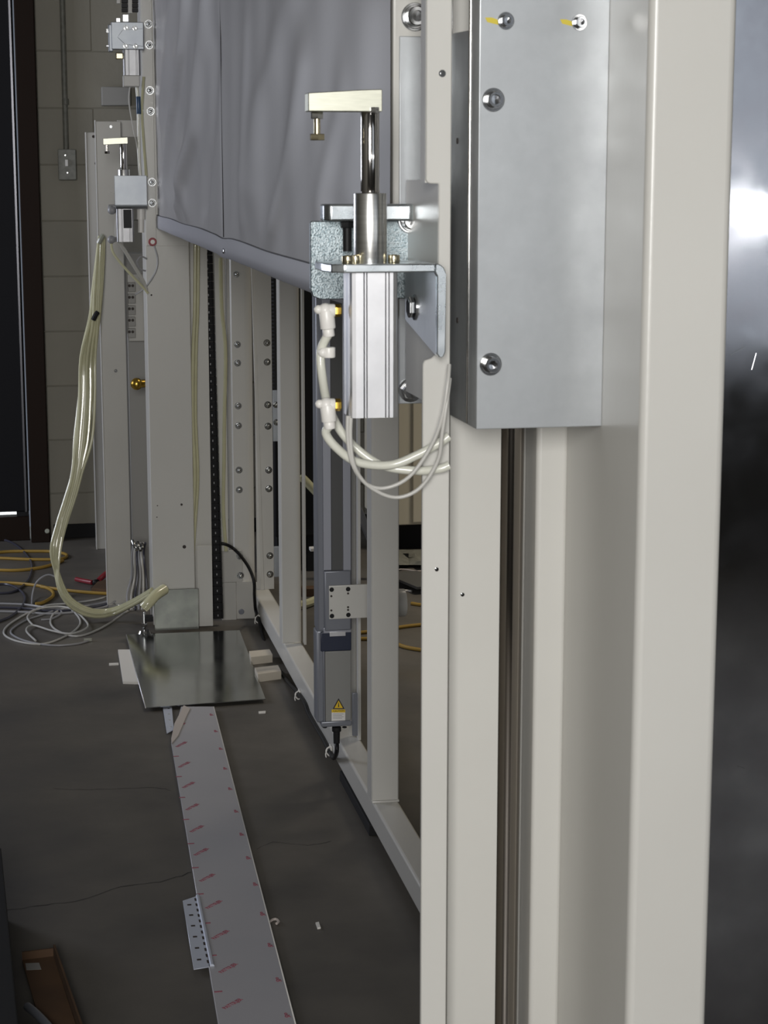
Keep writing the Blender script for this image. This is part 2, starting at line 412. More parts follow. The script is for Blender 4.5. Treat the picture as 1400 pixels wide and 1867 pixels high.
# galvanized carriage channel
ch = thing('carriage_channel', 'galvanized steel channel carriage bolted over the guide rod', 'channel', (.58, 2.1, 1.2))
yc = 2.1; cx0 = uY(868, 783, yc).x; cx1 = uY(1097, 775, yc).x; cz0 = uY(868, 783, yc).z
part(ch, 'front_plate', 'galvanized', lambda b: b.box((cx0, yc, cz0), (cx1, yc + .004, 2.25), .001))
yb = uX(820, 757, cx0).y; ym_ = uX(853, 700, cx0).y
sf = [(yc + .0042, cz0), (yb, cz0), (yb, uX(822, 62, cx0).z), (ym_, uX(853, 56, cx0).z), (ym_, 2.25), (yc + .0042, 2.25)]
part(ch, 'side_flange', 'galvanized', lambda b: b.prism(sf, 'x', cx0, cx0 + .004, .0008, 1))
part(ch, 'bend', 'chrome', lambda b: b.cyl((cx0, ym_, cz0 + .002), (cx0, ym_, 2.2), .0022, n=16))  # chrome bead added along the fold to make its bright highlight line
for (x, y, r) in [(922, 38, .0066), (1056, 41, .0062), (899, 182, .0090), (894, 664, .0090)]:
    o = bolt(ch, uY(x, y, yc - .0005), 'socket', r, 'zinc_bolt')
    p = uY(x, y, yc)
    if y < 100:
        part(ch, 'paint_mark', 'marker_yellow', lambda b: b.prism([(p.x - r * 3.6, p.z + r * .5), (p.x - r * 3.2, p.z - r * .25), (p.x - r * 1.2, p.z - r * .7), (p.x - r * 1.2, p.z + .1 * r), (p.x - r * 2.4, p.z + r * .5)], 'y', yc - .0003, yc + .0002))
for (x, y) in [(834, 257), (834, 584)]:
    q = uX(x, y, cx0)
    bolt(ch, (cx0 - .0003, q.y, q.z), 'hole', .0035, 'ink', face='-x', name='hole')

# ================================================================== CLAMPS
def prof(x0, y0, s, g=.011):
    """square cylinder extrusion section with slots on every side"""
    h = s / 2; c = .006; P = []
    side = [(-h, -h + c), (-h + c * .3, -h + c * .3)]
    base = [(-h + c, -h), (-.47 * h, -h), (-.47 * h, -h + g), (-.41 * h, -h + g), (-.41 * h, -h), (-.35 * h, -h), (-.35 * h, -h + g), (-.30 * h, -h + g), (-.30 * h, -h), (.44 * h, -h), (.44 * h, -h + g), (.49 * h, -h + g), (.49 * h, -h), (.58 * h, -h), (.58 * h, -h + g), (.63 * h, -h + g), (.63 * h, -h), (h - c, -h), (h - .3 * c, -h + .3 * c)]
    for k in range(4):
        a = k * math.pi / 2
        for (u, v) in base: P.append((x0 + u * math.cos(a) - v * math.sin(a), y0 + u * math.sin(a) + v * math.cos(a)))
    return P
def cylinder_unit(root, cx, cy, s, zb, zt, zs, zr, rs, rr, m='aluminium'):
    part(root, 'cylinder_body', m, lambda b: b.prism(prof(cx, cy, s), 'z', zb, zt))
    if zs > zt: part(root, 'sleeve', 'brushed_aluminium', lambda b: b.cyl((cx, cy, zt), (cx, cy, zs), rs, n=40, bev=.001))
    part(root, 'piston_rod', 'chrome', lambda b: b.cyl((cx, cy, zs), (cx, cy, zr), rr, n=36, bev=.001))
YC = 2.145
c1 = thing('swing_clamp', 'large silver pneumatic swing clamp in front, on an L bracket beside the tower', 'clamp', (.392, YC, 1.226))
ccx = uY(683, 640, YC - .0275).x
ccx2 = uY(676, 420, YC).x
zb = Z_(762, 680, YC - .0275); zt = Z_(497, 680, YC - .0275)
cylinder_unit(c1, ccx, YC, .055, zb, zt, Z_(352, 676, YC), Z_(203, 676, YC), .019, .0108)
pz0, pz1 = zt + .0002, zt + .0098
xL = uY(576, 470, YC + .05).x; xR = xs - .0005
# bent bracket plate
brk = MB()
brk.prism([(xL, YC + .06), (xL - .001, YC + .005), (uY(618, 495, YC - .033).x - .008, YC - .028), (uY(618, 495, YC - .033).x + .006, YC - .036), (xR - .012, YC - .036), (xR - .012, YC + .06)], 'z', pz0, pz1, .0015)
bx = brk.build('bracket_plate', 'zinc_plate', c1)
zl = Z_(652, 790, YC - .036)
ar = [(xR, zl + .006), (xR, pz1 - .012)]
for k in range(7):
    a = k / 6 * math.pi / 2; ar.append((xR - .012 + .012 * math.cos(a), pz1 - .012 + .012 * math.sin(a)))
ar += [(xR - .0124, pz0)]
ar += [(xR - .0115, pz0 - .002), (xR - .010, pz0 - .004), (xR - .0098, zl + .004), (xR - .007, zl), (xR - .003, zl)]
part(c1, 'bracket_leg', 'zinc_plate', lambda b: b.prism(ar, 'y', YC - .036, YC - .026, .001, 1))
lg = [(YC - .0258, zl + .002), (YC + .15, zl + .03), (YC + .15, pz0), (YC - .0258, pz0)]
part(c1, 'bracket_web', 'galvanized', lambda b: b.prism(lg, 'x', xR - .0098, xR))
q = uX(757, 560, xR - .0098); bolt(c1, q, 'hex', .0125, 'zinc_bolt', '-x')
for (x, Yq) in [(634, YC - .02), (648, YC - .008), (718, YC - .006)]:
    p = uY(x, 470, Yq)
    part(c1, 'screw', 'yellow_zinc', lambda b: b.cyl((p.x, Yq, pz1), (p.x, Yq, pz1 + .009), .0068, n=20, bev=.0008).cyl((p.x, Yq, pz1 + .009), (p.x, Yq, pz1 + .0095), .0035, n=6))
# arm
a0 = uY(562, 187, YC - .013); a1 = uY(697, 185, YC - .013)
za = [Z_(170, 562, YC), Z_(203.5, 562, YC), Z_(204.5, 697, YC), Z_(163.5, 697, YC), Z_(164.5, 660, YC)]
part(c1, 'arm', 'arm_steel', lambda b: b.prism([(a0.x, za[1]), (a1.x, za[2]), (a1.x, za[3]), (uY(660, 165, YC - .013).x, za[4]), (a0.x, za[0])], 'y', YC - .013, YC + .013, .0008, 1))
part(c1, 'rod_screw', 'zinc_bolt', lambda b: b.cyl((ccx2 + .0022, YC - .012, Z_(207, 676, YC)), (ccx2 + .0022, YC - .012, Z_(196, 676, YC)), .0055, n=6, bev=.0008))
jx = uY(578, 230, YC).x
jb = part(c1, 'adjusting_bolt', 'yellow_zinc', lambda b: b.cyl((jx, YC, za[1] + .001), (jx, YC, Z_(245, 578, YC)), .0038, n=16).cyl((jx, YC, Z_(244, 578, YC)), (jx, YC, Z_(256, 578, YC)), .0088, n=6, bev=.0008))
part(jb, 'lock_nut', 'zinc_bolt', lambda b: b.cyl((jx, YC, za[1]), (jx, YC, Z_(217, 578, YC)), .0072, n=6, bev=.0006))
# elbow fittings
def elbow(root, x, y, down):
    Yq = YC - .004
    p = uY(618, y, Yq); e = uY(x, y, Yq)
    o = part(root, 'air_fitting', 'white_plastic', lambda b: b.cyl((p.x - .005, Yq, p.z), (e.x + .002, Yq, e.z), .0075, n=16, bev=.001).sphere((e.x + .002, Yq, e.z), .0085).sphere((e.x - .006, Yq, e.z + .001), .0052).cyl((e.x + .003, Yq, e.z), (e.x + .005, Yq, e.z - down * .7), .0088, n=16, bev=.001).cyl((e.x + .005, Yq, e.z - down * .7), (e.x + .006, Yq, e.z - down), .0068, n=16, bev=.001))
    part(o, 'brass_thread', 'brass', lambda b: b.cyl((p.x + .002, Yq, p.z), (p.x - .0055, Yq, p.z), .0072, n=6, bev=.0005))
    return Vector((e.x + .006, Yq, e.z - down))
e1 = elbow(c1, 590, 566, .030); e2 = elbow(c1, 592, 738, .028)
part(c1, 'tube_collar', 'white_plastic', lambda b: b.cyl(e1 + Vector((0, 0, -.012)), e1 + Vector((0, 0, -.024)), .0072, n=16, bev=.001).sphere(e1 + Vector((-.007, 0, -.018)), .006))
for nm, lab, pts, r, m in [
    ('air_tube', 'thick pale air tube dropping from the upper elbow of the large clamp', [e1 + Vector((0, 0, .004)), uY(585, 640, YC), uY(588, 690, YC), uY(600, 745, YC + .02), uY(632, 800, YC + .02), uY(690, 846, YC + .01), uY(755, 858, YC), uY(800, 855, YC - .01), uY(819, 848, YC - .012)], .0052, 'air_tube_white'),
    ('air_tube', 'thick pale air tube looping from the lower elbow of the large clamp', [e2 + Vector((0, 0, .004)), uY(594, 790, YC), uY(612, 815, YC), uY(650, 842, YC), uY(710, 848, YC), uY(760, 830, YC - .005), uY(800, 808, YC - .01), uY(819, 795, YC - .012)], .0052, 'air_tube_white'),
    ('sensor_cable', 'thin grey cable making the upper loop under the large clamp', [uY(634, 758, YC - .02), uY(634, 800, YC - .02), uY(642, 845, YC - .02), uY(665, 880, YC - .015), uY(700, 890, YC - .015), uY(745, 870, YC - .02), uY(785, 815, YC - .025), uY(806, 760, YC - .03), uY(816, 700, YC - .03), uY(819, 665, YC - .02)], .0023, 'light_cable'),
    ('sensor_cable', 'thin grey cable making the lowest loop under the large clamp', [uY(640, 758, YC - .02), uY(639, 800, YC - .02), uY(646, 850, YC - .02), uY(672, 886, YC - .015), uY(720, 907, YC - .015), uY(765, 890, YC - .02), uY(798, 840, YC - .025), uY(806, 790, YC - .03), uY(815, 730, YC - .03), uY(820, 690, YC - .02)], .0023, 'light_cable')]:
    tag(MB().tube(pts, r, 12).build(nm, m), lab, 'tube' if 'air' in nm else 'cable')

# second bracket behind the clamp
c2 = thing('rear_bracket', 'speckled zinc plated bracket with rounded corner behind the large clamp', 'bracket', (.40, 2.33, 1.33))
Yk = 2.33
xk0, xk1 = uY(566, 470, Yk).x, uY(757, 440, Yk).x
zk0, zk1 = uY(590, 546, Yk).z, uY(590, 403, Yk).z
kp = [(xk0 + .012, zk0), (xk1, zk0 + .0), (xk1, zk1), (xk0 + .002, zk1), (xk0, zk1 - .002), (xk0, zk0 + .012), (xk0 + .003, zk0 + .004)]
part(c2, 'plate', 'zinc_speckle', lambda b: b.prism(kp, 'y', Yk, Yk + .008, .001, 1))
zk2 = uY(590, 372, Yk - .02).z
tp = [(uY(592, 388, Yk - .03).x, Yk + .008), (uY(588, 388, Yk - .02).x, Yk - .025), (uY(600, 388, Yk - .03).x, Yk - .035), (xk1 - .012, Yk - .035), (xk1, Yk - .02), (xk1, Yk + .008)]
part(c2, 'top_plate', 'zinc_plate', lambda b: b.prism(tp, 'z', zk1 + .0002, zk2, .003, 3))
p = uY(633, 425, Yk - .02)
part(c2, 'screw', 'black_plastic', lambda b: b.cyl((p.x, Yk - .02, zk1), (p.x, Yk - .02, p.z - .022), .0055, n=16).cyl((p.x, Yk - .02, zk1), (p.x, Yk - .02, zk1 - .008), .009, n=6, bev=.001))
bolt(c2, uY(748, 402, Yk - .001), 'socket', .011, 'zinc_bolt')

# hanging end plate of the curtain
ep = thing('end_post', 'off-white end post of the grey curtain with a big bolt at its top', 'post', (.46, 2.37, 1.25))
Yp = 2.37
ex0, ex1 = uY(716, 300, Yp).x, uY(790, 300, Yp).x
part(ep, 'post_face', 'white_paint', lambda b: b.box((ex0, Yp, uY(740, 480, Yp).z), (ex1, Yp + .04, 2.3), .003))
gp = part(ep, 'galvanized_plate', 'galvanized', lambda b: b.box((uY(728, 400, Yp - .005).x, Yp - .005, uY(750, 736, Yp - .005).z), (uY(775, 400, Yp - .005).x, Yp - .0002, uY(750, 66, Yp - .005).z), .001))
bolt(ep, uY(756, 31, Yp), 'socket', .012, 'zinc_bolt')
bolt(gp, uY(748, 711, Yp - .005), 'hex', .0125, 'zinc_bolt')

# ================================================================== CURTAIN
cu = thing('grey_curtain', 'large grey coated fabric curtain hanging along the machine, creased', 'curtain', (.43, 4.2, 1.33))
XC = .430
def cpt(x, y): q = uX(x, y, XC); return q.y, q.z
RID = []
for (pts, wY, amp) in [
    ([(349, -40), (337, 100), (317, 225), (305, 330)], .085, .0040),
    ([(382, 0), (370, 112), (357, 250), (330, 377)], .13, .0040),
    ([(300, 120), (298, 240), (297, 330)], .14, .0025),
    ([(318, 0), (306, 160), (300, 200)], .14, .0035),
    ([(395, 100), (385, 260), (372, 390)], .10, -.0018),
    ([(452, 60), (446, 220), (444, 400)], .07, .0015),
    ([(530, 0), (505, 110), (480, 190), (460, 330)], .16, .003),
    ([(555, 130), (542, 225), (522, 325), (488, 455)], .09, .003),
    ([(612, 190), (597, 275), (583, 370)], .06, .0018),
    ([(650, 30), (640, 200), (620, 330)], .10, .0015),
    ([(345, 250), (340, 330), (345, 400)], .09, .002)]:
    RID.append(([cpt(*p) for p in pts], wY, amp))
def disp(Y, z):
    d = .0016 * math.sin(Y * 9 + z * 2.5) + .0007 * math.sin(Y * 27 + z * 3)
    for P, wY, amp in RID:
        zs = [p[1] for p in P]
        if z > zs[0] or z < zs[-1]:
            e = min(abs(z - zs[0]), abs(z - zs[-1])); f_ = math.exp(-(e / .06) ** 2)
            yc_ = P[0][0] if z > zs[0] else P[-1][0]
        else:
            f_ = 1
            for (y0, z0), (y1, z1) in zip(P, P[1:]):
                if z1 <= z <= z0: yc_ = y0 + (y1 - y0) * (z0 - z) / (z0 - z1 + 1e-9); break
        t = (Y - yc_) / wY
        d -= (5.0 * min(1, max(0, (6.16 - Y) / .7)) if yc_ > 4.1 else 2.6) * amp * f_ * math.exp(-t * t) * (1 + .5 * t)
    return d
Y0, Y1 = 2.368, 6.17; YS = cpt(405, 300)[0]
def zbot(Y):
    t = (Y - 2.3) / (6.15 - 2.3)
    return 1.326 + .017 * t - (.004 * math.exp(-((Y - YS) / .1) ** 2))
XN = uY(715, 250, 2.36).x
def xc(Y): return XC + (XN - XC) * max(0, (3.1 - Y) / .74) ** 2
rows = []
NY, NZ = 300, 60
for j in range(NZ + 1):
    r = []
    for i in range(NY + 1):
        Y = Y0 + (Y1 - Y0) * i / NY; z0 = zbot(Y) + .042; z = z0 + (2.3 - z0) * j / NZ
        e = min(1, (z - z0) / .05 + .15)
        s_ = .0016 * math.exp(-((Y - YS) / .012) ** 2)
        r.append((xc(Y) + disp(Y, z) * e + s_, Y, z))
    rows.append(r)
part(cu, 'fabric', 'curtain', lambda b: b.grid(rows))
bpy.data.objects['fabric'].data.polygons.foreach_set('use_smooth', [True] * len(bpy.data.objects['fabric'].data.polygons))
rows = []
for z_, dx in [(.043, .0015), (.0425, -.0022), (.036, -.0035), (.02, -.004), (.004, -.0038), (0, -.001), (0, .003)]:
    rows.append([(xc(Y) + dx + .0008 * math.sin(Y * 11), Y, zbot(Y) + z_ + .0012 * math.sin(Y * 7) * (z_ > .03)) for Y in [Y0 + (Y1 - Y0) * i / 160 for i in range(161)]])
hem = part(cu, 'hem', 'curtain_hem', lambda b: b.grid(rows))
part(cu, 'seam', 'curtain_seam', lambda b: b.tube([(XC + .0006, YS, zbot(YS) + .045), (XC + .0006, YS, 2.3)], .0011, 6, smooth=False))
part(hem, 'hem_stitch', 'curtain_seam', lambda b: b.tube([(xc(Y) - .0026, Y, zbot(Y) + .0435 + .0012 * math.sin(Y * 7)) for Y in [Y0 + (Y1 - Y0) * i / 60 for i in range(61)]], .0011, 5, smooth=False))
q = uX(407, 458, XC - .006); bolt(hem, (XC - .0045, q.y, q.z), 'round', .006, 'zinc_bolt', '-x', name='rivet')

# ================================================================== BASE FRAME WITH UPRIGHTS
BX0, BX1, BZ0, BZ1 = .75, .81, .027, .09
fr = thing('base_frame', 'white painted long floor beam with slim square uprights welded to it', 'machine frame', (.78, 4.4, 0))
part(fr, 'base_beam', 'white_paint', lambda b: b.box((BX0, 2.36, BZ0), (BX1, 6.55, BZ1), .006, 3))
yp0 = uX(622, 1412, BX0).y; yp1 = uX(676, 1502, BX0).y
part(fr, 'rubber_pad', 'black_rubber', lambda b: b.box((BX0 - .004, yp1, 0), (BX1 - .005, yp0, BZ0), .002))
part(fr, 'rubber_pad', 'black_rubber', lambda b: b.box((BX0 + .004, 6.2, 0), (BX1 - .005, 6.5, BZ0), .002))
part(fr, 'rubber_pad', 'black_rubber', lambda b: b.box((BX0 + .004, 2.45, 0), (BX1 - .005, 2.75, BZ0), .002))
def rounded(par, name, m, x0, x1, Y, d, r, z0, z1):
    P_ = [(x0 + .002, Y), (x1 - r, Y)] + [(x1 - r + r * math.sin(k / 8 * math.pi / 2), Y + r - r * math.cos(k / 8 * math.pi / 2)) for k in range(1, 9)] + [(x1, Y + d), (x0, Y + d), (x0, Y + .002)]
    return part(par, name, m, lambda b: b.prism(P_, 'z', z0, z1))
def upright(Y, x0, x1, d=.06, m='white_paint', name='upright'):
    return part(fr, name, m, lambda b: b.box((x0, Y, BZ1 - .001), (x1, Y + d, 2.3), .004, 3))
upright(4.095, .7475, .811); rounded(fr, 'upright', 'white_paint', .749, .8115, 5.635, .06, .022, BZ1 - .001, 2.3)
part(fr, 'weld_plate', 'white_paint', lambda b: b.box((.7475, 4.089, BZ1 - .001), (.811, 4.16, BZ1 + .004), .0015))
ys = uZ(650, 1350, BZ1).y
part(fr, 'angle_upright', 'white_paint', lambda b: b.box((uY(653, 1200, ys).x, ys, BZ1), (uY(658, 1200, ys).x, ys + .04, 2.3), .001))
part(fr, 'angle_upright', 'grey_white_paint', lambda b: b.box((uY(636, 1200, ys + .035).x, ys + .036, BZ1), (uY(653, 1200, ys + .036).x, ys + .04, 2.3), .001))
part(fr, 'angle_upright', 'white_paint', lambda b: b.box((uY(552.5, 900, 5.60).x, 5.60, BZ1), (uY(557, 900, 5.6).x, 5.634, 2.3), .001))

# far end back uprights with rows of nuts
Yr = 6.38
fb = thing('bolted_upright', 'white far upright with two columns of nuts, behind the black drag chain', 'machine frame', (.72, Yr, 0))
rounded(fb, 'bolt_flange', 'white_paint', uY(424, 800, Yr).x, uY(463, 800, Yr).x, Yr, .03, .028, .02, 2.3)
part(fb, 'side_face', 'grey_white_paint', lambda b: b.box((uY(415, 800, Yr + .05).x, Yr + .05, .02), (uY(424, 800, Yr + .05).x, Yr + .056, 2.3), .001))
part(fb, 'corner_edge', 'white_paint', lambda b: b.prism([(uY(457, 460, Yr + .03).x, uY(457, 460, Yr + .03).z), (uY(462, 460, Yr + .03).x, uY(462, 460, Yr + .03).z), (uY(482, 1075, Yr + .03).x, .09), (uY(475, 1075, Yr + .03).x, .09)], 'y', Yr + .03, Yr + .036, .001, 1))
part(fb, 'bolt_flange', 'white_paint', lambda b: b.box((uY(466, 800, Yr + .03).x, Yr + .037, .09), (uY(497.5, 800, Yr + .03).x, Yr + .043, 2.3), .001))
for y in (500, 628, 662, 740, 776, 857, 893):
    bolt(fb, uY(431 + (y - 500) * .013, y, Yr), 'nut', .0095, 'dark_nut')
for y in (625, 660, 738, 777, 857, 891, 1013, 1047):
    bolt(fb, uY(486.5 + (y - 625) * .014, y, Yr + .037), 'nut', .0095, 'dark_nut')
part(fb, 'foot_plate', 'grey_white_paint', lambda b: PB(b, 431, 1060, 465, 1142, Yr - .012, .012))
bolt(fb, uY(440, 1115, Yr - .012), 'round', .010, 'actuator_grey')
bl = part(fb, 'lower_bracket', 'grey_white_paint', lambda b: PB(b, 384, 1004, 442, 1062, Yr - .02, .008))
for (x, y) in [(437, 1014), (438, 1049)]: bolt(bl, uY(x, y, Yr - .02), 'nut', .0095, 'dark_nut')
for (x, y) in [(392, 1019), (393, 1029)]: bolt(bl, uY(x, y, Yr - .02), 'round', .004, 'zinc_bolt', name='screw')
part(fb, 'lower_block', 'grey_white_paint', lambda b: PB(b, 405, 1062, 431, 1147, Yr - .02, .05))
part(fb, 'cross_bracket', 'dull_zinc', lambda b: PB(b, 497, 996, 530, 1052, Yr + .05, .008))
part(fb, 'slide_bracket', 'dull_zinc', lambda b: PB(b, 497, 711, 512, 805, Yr + .04, .012))
for (x, y) in [(503, 738), (504, 770)]: bolt(fb, uY(x, y, Yr + .04), 'nut', .0085, 'dark_nut')
part(fb, 'rack_backing', 'dull_zinc', lambda b: PB(b, 500, 470, 508, 711, Yr + .046, .006))
rk = part(fb, 'toothed_rack', 'black_plastic', lambda b: PB(b, 499.5, 470, 504, 711, Yr + .0405, .005, .0005))
za0, za1 = uY(500, 711, Yr + .04).z, uY(500, 470, Yr + .04).z
xx0, xx1 = uY(494, 600, Yr + .04).x, uY(500, 600, Yr + .04).x
zz = za0; tooth = None
while zz < za1:
    if tooth is None:
        tooth = MB().box((xx0, Yr + .0405, zz), (xx1, Yr + .045, zz + .0065), .0006, 1).build('tooth', 'black_plastic', rk); z_first = zz
    else:
        o = tooth.copy(); COL.objects.link(o); o.location = tooth.location + Vector((0, 0, zz - z_first))
    zz += .0128

# ================================================================== LINEAR ACTUATOR
Ya = 4.42
la = thing('linear_actuator', 'grey vertical electric linear actuator with motor below, beside the upright', 'actuator', (.74, Ya, .2))
def AB(name, m, x0, y0, x1, y1, dy, d, bev=.001, par=None): return part(par or la, name, m, lambda b: PB(b, x0, y0, x1, y1, Ya + dy, d, bev))
AB('housing', 'actuator_grey', 577, 470, 641, 1150, .012, .06, .004)
AB('housing_edge', 'actuator_grey', 577, 1150, 594, 1318, .010, .05, .005)
AB('rail', 'actuator_light', 588, 470, 603, 1040, .004, .008)
AB('rail', 'actuator_light', 624.5, 470, 639, 1040, .004, .008)
AB('groove_cover', 'actuator_dark', 603.2, 470, 624.3, 1040, .009, .003, .0003)
cr = AB('carriage', 'actuator_grey', 592, 1041, 640, 1150, -.004, .016, .003)
AB('end_cap', 'actuator_light', 590, 1144, 640, 1154, .001, .012)
pl = AB('mounting_plate', 'white_paint', 600, 1066, 712, 1127, -.012, .008, .0015)
plb = pl
# the plate runs behind upright: placed behind its front face
for (x, y) in [(604.5, 1075), (634.5, 1074), (605, 1123), (635, 1121)]: bolt(pl, uY(x, y, Ya - .012), 'round', .0056, 'black_plastic', name='socket_screw')
for (x, y) in [(604, 1087), (634.5, 1082), (604, 1113), (634.5, 1107), (634.5, 1112)]: bolt(pl, uY(x, y, Ya - .0122), 'hole', .0026, 'ink', name='hole')
mo = AB('motor_block', 'navy', 585, 1152, 640.5, 1187, .002, .055, .002)
AB('name_plate', 'aluminium', 601, 1152, 630, 1160, -.0005, .0023, .0003, mo)
mc = AB('motor_cover', 'motor_grey', 593, 1187, 640, 1318, .004, .055, .002)
AB('cover_edge', 'actuator_grey', 589.5, 1187, 592.5, 1320, .003, .05, .001)
mb = AB('motor_base', 'actuator_grey', 586, 1315, 642, 1325, -.001, .056, .003)
for x in (592, 628): bolt(mb, uY(x, 1325, Ya + .01), 'round', .006, 'black_plastic', '-z', name='screw')
# warning label
Yl = Ya + .0037
def flat(par, name, m, pts, d=.0002, Y=None):
    Y = Y or Yl
    P = [uY(x, y, Y) for x, y in pts]
    return part(par, name, m, lambda b: b.prism([(p.x, p.z) for p in P], 'y', Y - d, Y + .0003))
lb = flat(mc, 'warning_triangle', 'ink', [(606.5, 1292.5), (628, 1292.5), (617.2, 1273)])
flat(lb, 'triangle_fill', 'label_yellow', [(609.5, 1291), (625, 1291), (617.2, 1277)], .0005)
flat(lb, 'triangle_mark', 'ink', [(616.2, 1289), (618.2, 1289), (618.2, 1287.3), (617.6, 1280.5), (616.8, 1280.5), (616.2, 1287.3)], .0007)
ls = flat(mc, 'caution_sticker', 'label_white', [(604.5, 1315), (629.3, 1315), (629.3, 1294), (604.5, 1294)])
flat(ls, 'sticker_header', 'label_yellow', [(604.5, 1299), (629.3, 1299), (629.3, 1293.5), (604.5, 1293.5)], .0004)
for i in range(4): flat(ls, 'print_line', 'grey_cable', [(607, 1302 + i * 2.6), (626.5 - (i % 2) * 3, 1302 + i * 2.6), (626.5 - (i % 2) * 3, 1301.2 + i * 2.6), (607, 1301.2 + i * 2.6)], .0004)
hq = uY(617.5, 1296.3, Yl - .0006)
text_mesh('caution_lettering', 'CAUTION', .0062, 'ink', ls, Matrix.Translation(hq) @ Matrix.Rotation(math.pi / 2, 4, 'X'))
cq = uY(613.5, 1325, Ya + .02)
part(la, 'plug', 'black_rubber', lambda b: b.cyl(cq, cq - Vector((0, 0, .012)), .0115, n=20, bev=.002).cyl(cq - Vector((0, 0, .012)), cq - Vector((0, 0, .042)), .0085, .0078, n=20))
# small sensor bracket on the angle upright beside motor
AB('limit_bracket', 'actuator_grey', 643, 1264, 652, 1342, .05, .01)
# roller end seen past the upright
part(la, 'clevis_disc', 'white_paint', lambda b: b.cyl((uY(712.5, 1098, Ya).x, Ya - .004, uY(738, 1098, Ya).z), (uY(738, 1098, Ya).x, Ya - .004, uY(738, 1098, Ya).z), .034, n=32, bev=.003))

# motor cable along the beam
pA = cq - Vector((0, 0, .04))
def onb(x, y, dx=.006): return uX(x, y, BX0 - dx)
tag(MB().tube([pA, pA - Vector((0, 0, .025)), uX(608, 1382, .742), onb(600, 1368), onb(588, 1345), onb(576, 1325), onb(563, 1302), onb(556, 1283), onb(545, 1266), onb(525, 1243), onb(505, 1215), onb(486, 1180), onb(478, 1155), onb(472, 1130), onb(466, 1112), onb(464, 1085, .02), uX(463, 1060, .72), uX(452, 1032, .71), uY(430, 1004, 6.30), uY(410, 992, 6.29), uY(395, 993, 6.3), uY(390, 1000, 6.32)], .0056, 10).build('motor_cable', 'black_plastic'), 'black motor cable curving from the drag chain and along the beam', 'cable')
for i, (x, y) in enumerate([(471, 1128), (545, 1266), (602, 1368)]):
    p = onb(x, y, .004)
    t = thing('cable_tie', ['white cable tie at the far end of the beam, under the black cable bend', 'white cable tie halfway along the beam cable', 'white cable tie below the actuator plug'][i], 'cable tie', p, 'cable ties on the floor beam')
    part(t, 'base', 'white_plastic', lambda b: b.box(p + Vector((-.001, -.012, -.006)), p + Vector((.0035, .016, .014)), .002))
    part(t, 'strap', 'white_plastic', lambda b: b.tube([p + Vector((0, -.006, .013)), p + Vector((-.010, -.006, .006)), p + Vector((-.011, -.006, -.004)), p + Vector((-.004, -.006, -.012)), p + Vector((.001, -.004, -.012))], .0022, 6))
    part(t, 'tail', 'white_plastic', lambda b: b.tube([p + Vector((-.010, -.008, .004)), p + Vector((-.014, -.012, -.006)), p + Vector((-.013, -.016, -.014))], .0016, 5))

# ================================================================== FAR TOWER
Yf = 6.20
ft = thing('far_tower', 'white far tower column standing on the shiny floor sheet, holding the small clamps', 'column', (.46, Yf, 0))
fx0, fx1 = uY(277, 1000, Yf).x, uY(351, 800, Yf).x
part(ft, 'column', 'white_paint', lambda b: b.box((fx0, Yf, .03), (fx1, Yf + .012, 2.3), .003))
part(ft, 'cover_plate', 'white_paint', lambda b: b.box((fx0 + .001, Yf - .004, uY(310, 1073, Yf).z), (fx1 - .002, Yf - .0002, uY(310, 448, Yf).z), .001))
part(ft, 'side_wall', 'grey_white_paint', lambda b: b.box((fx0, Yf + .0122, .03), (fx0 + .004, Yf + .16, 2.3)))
part(ft, 'inner_wall', 'white_paint', lambda b: b.box((fx1 + .001, Yf + .05, .03), (uY(383, 800, Yf + .05).x, Yf + .056, 2.3), .001))
part(ft, 'inner_wall', 'white_paint', lambda b: b.box((uY(396, 800, Yf + .12).x, Yf + .12, .25), (uY(414, 800, Yf + .12).x, Yf + .126, 2.3), .001))
part(ft, 'galvanized_base', 'base_zinc', lambda b: b.box((fx0 + .003, Yf - .008, .012), (uY(362, 1110, Yf).x, Yf - .004, uY(310, 1074, Yf).z), .001))
part(ft, 'inner_base', 'white_paint', lambda b: b.box((uY(362, 1110, Yf).x, Yf + .03, .012), (uY(388, 1110, Yf + .03).x, Yf + .034, uY(310, 1000, Yf).z), .001))
part(ft, 'edge_strip', 'white_paint', lambda b: b.box((uY(264, 300, Yf).x, Yf - .006, uY(275, 448, Yf).z), (uY(282, 300, Yf).x, Yf - .0002, 2.3), .001))
for (x, y) in [(270.5, 44), (272, 82), (273, 165), (274.5, 203), (277, 332), (277.5, 370)]: bolt(ft, uY(x, y, Yf - .006), 'nut', .0105, 'dark_nut')
for (x, y, r) in [(276, 538, .003), (331, 920, .004), (336, 997, .006), (300, 1077, .0055), (287, 922, .002), (286, 943, .002)]: bolt(ft, uY(x, y, Yf - .0042 if y < 1073 else Yf - .0082), 'hole', r, 'ink', name='hole')
p = uY(278, 441, Yf - .006)
part(ft, 'red_grommet', 'red_rubber', lambda b: b.cyl(p, p + Vector((0, -.006, 0)), .0135, n=24, bev=.002))
part(ft, 'grommet_core', 'white_plastic', lambda b: b.cyl(p + Vector((0, -.006, 0)), p + Vector((0, -.0075, 0)), .007, n=16))
lv = uY(263, 1150, Yf + .01)
part(ft, 'leveling_foot', 'zinc_bolt', lambda b: b.cyl((lv.x, lv.y, .012), (lv.x, lv.y, .075), .005, n=14).cyl((lv.x, lv.y, .025), (lv.x, lv.y, .038), .011, n=6, bev=.001).cyl((lv.x, lv.y, 0.0), (lv.x, lv.y, .012), .024, .018, n=20))
part(ft, 'foot_bracket', 'black_plastic', lambda b: b.box((lv.x - .002, lv.y, .040), (fx0 + .01, lv.y + .04, .056), .002))
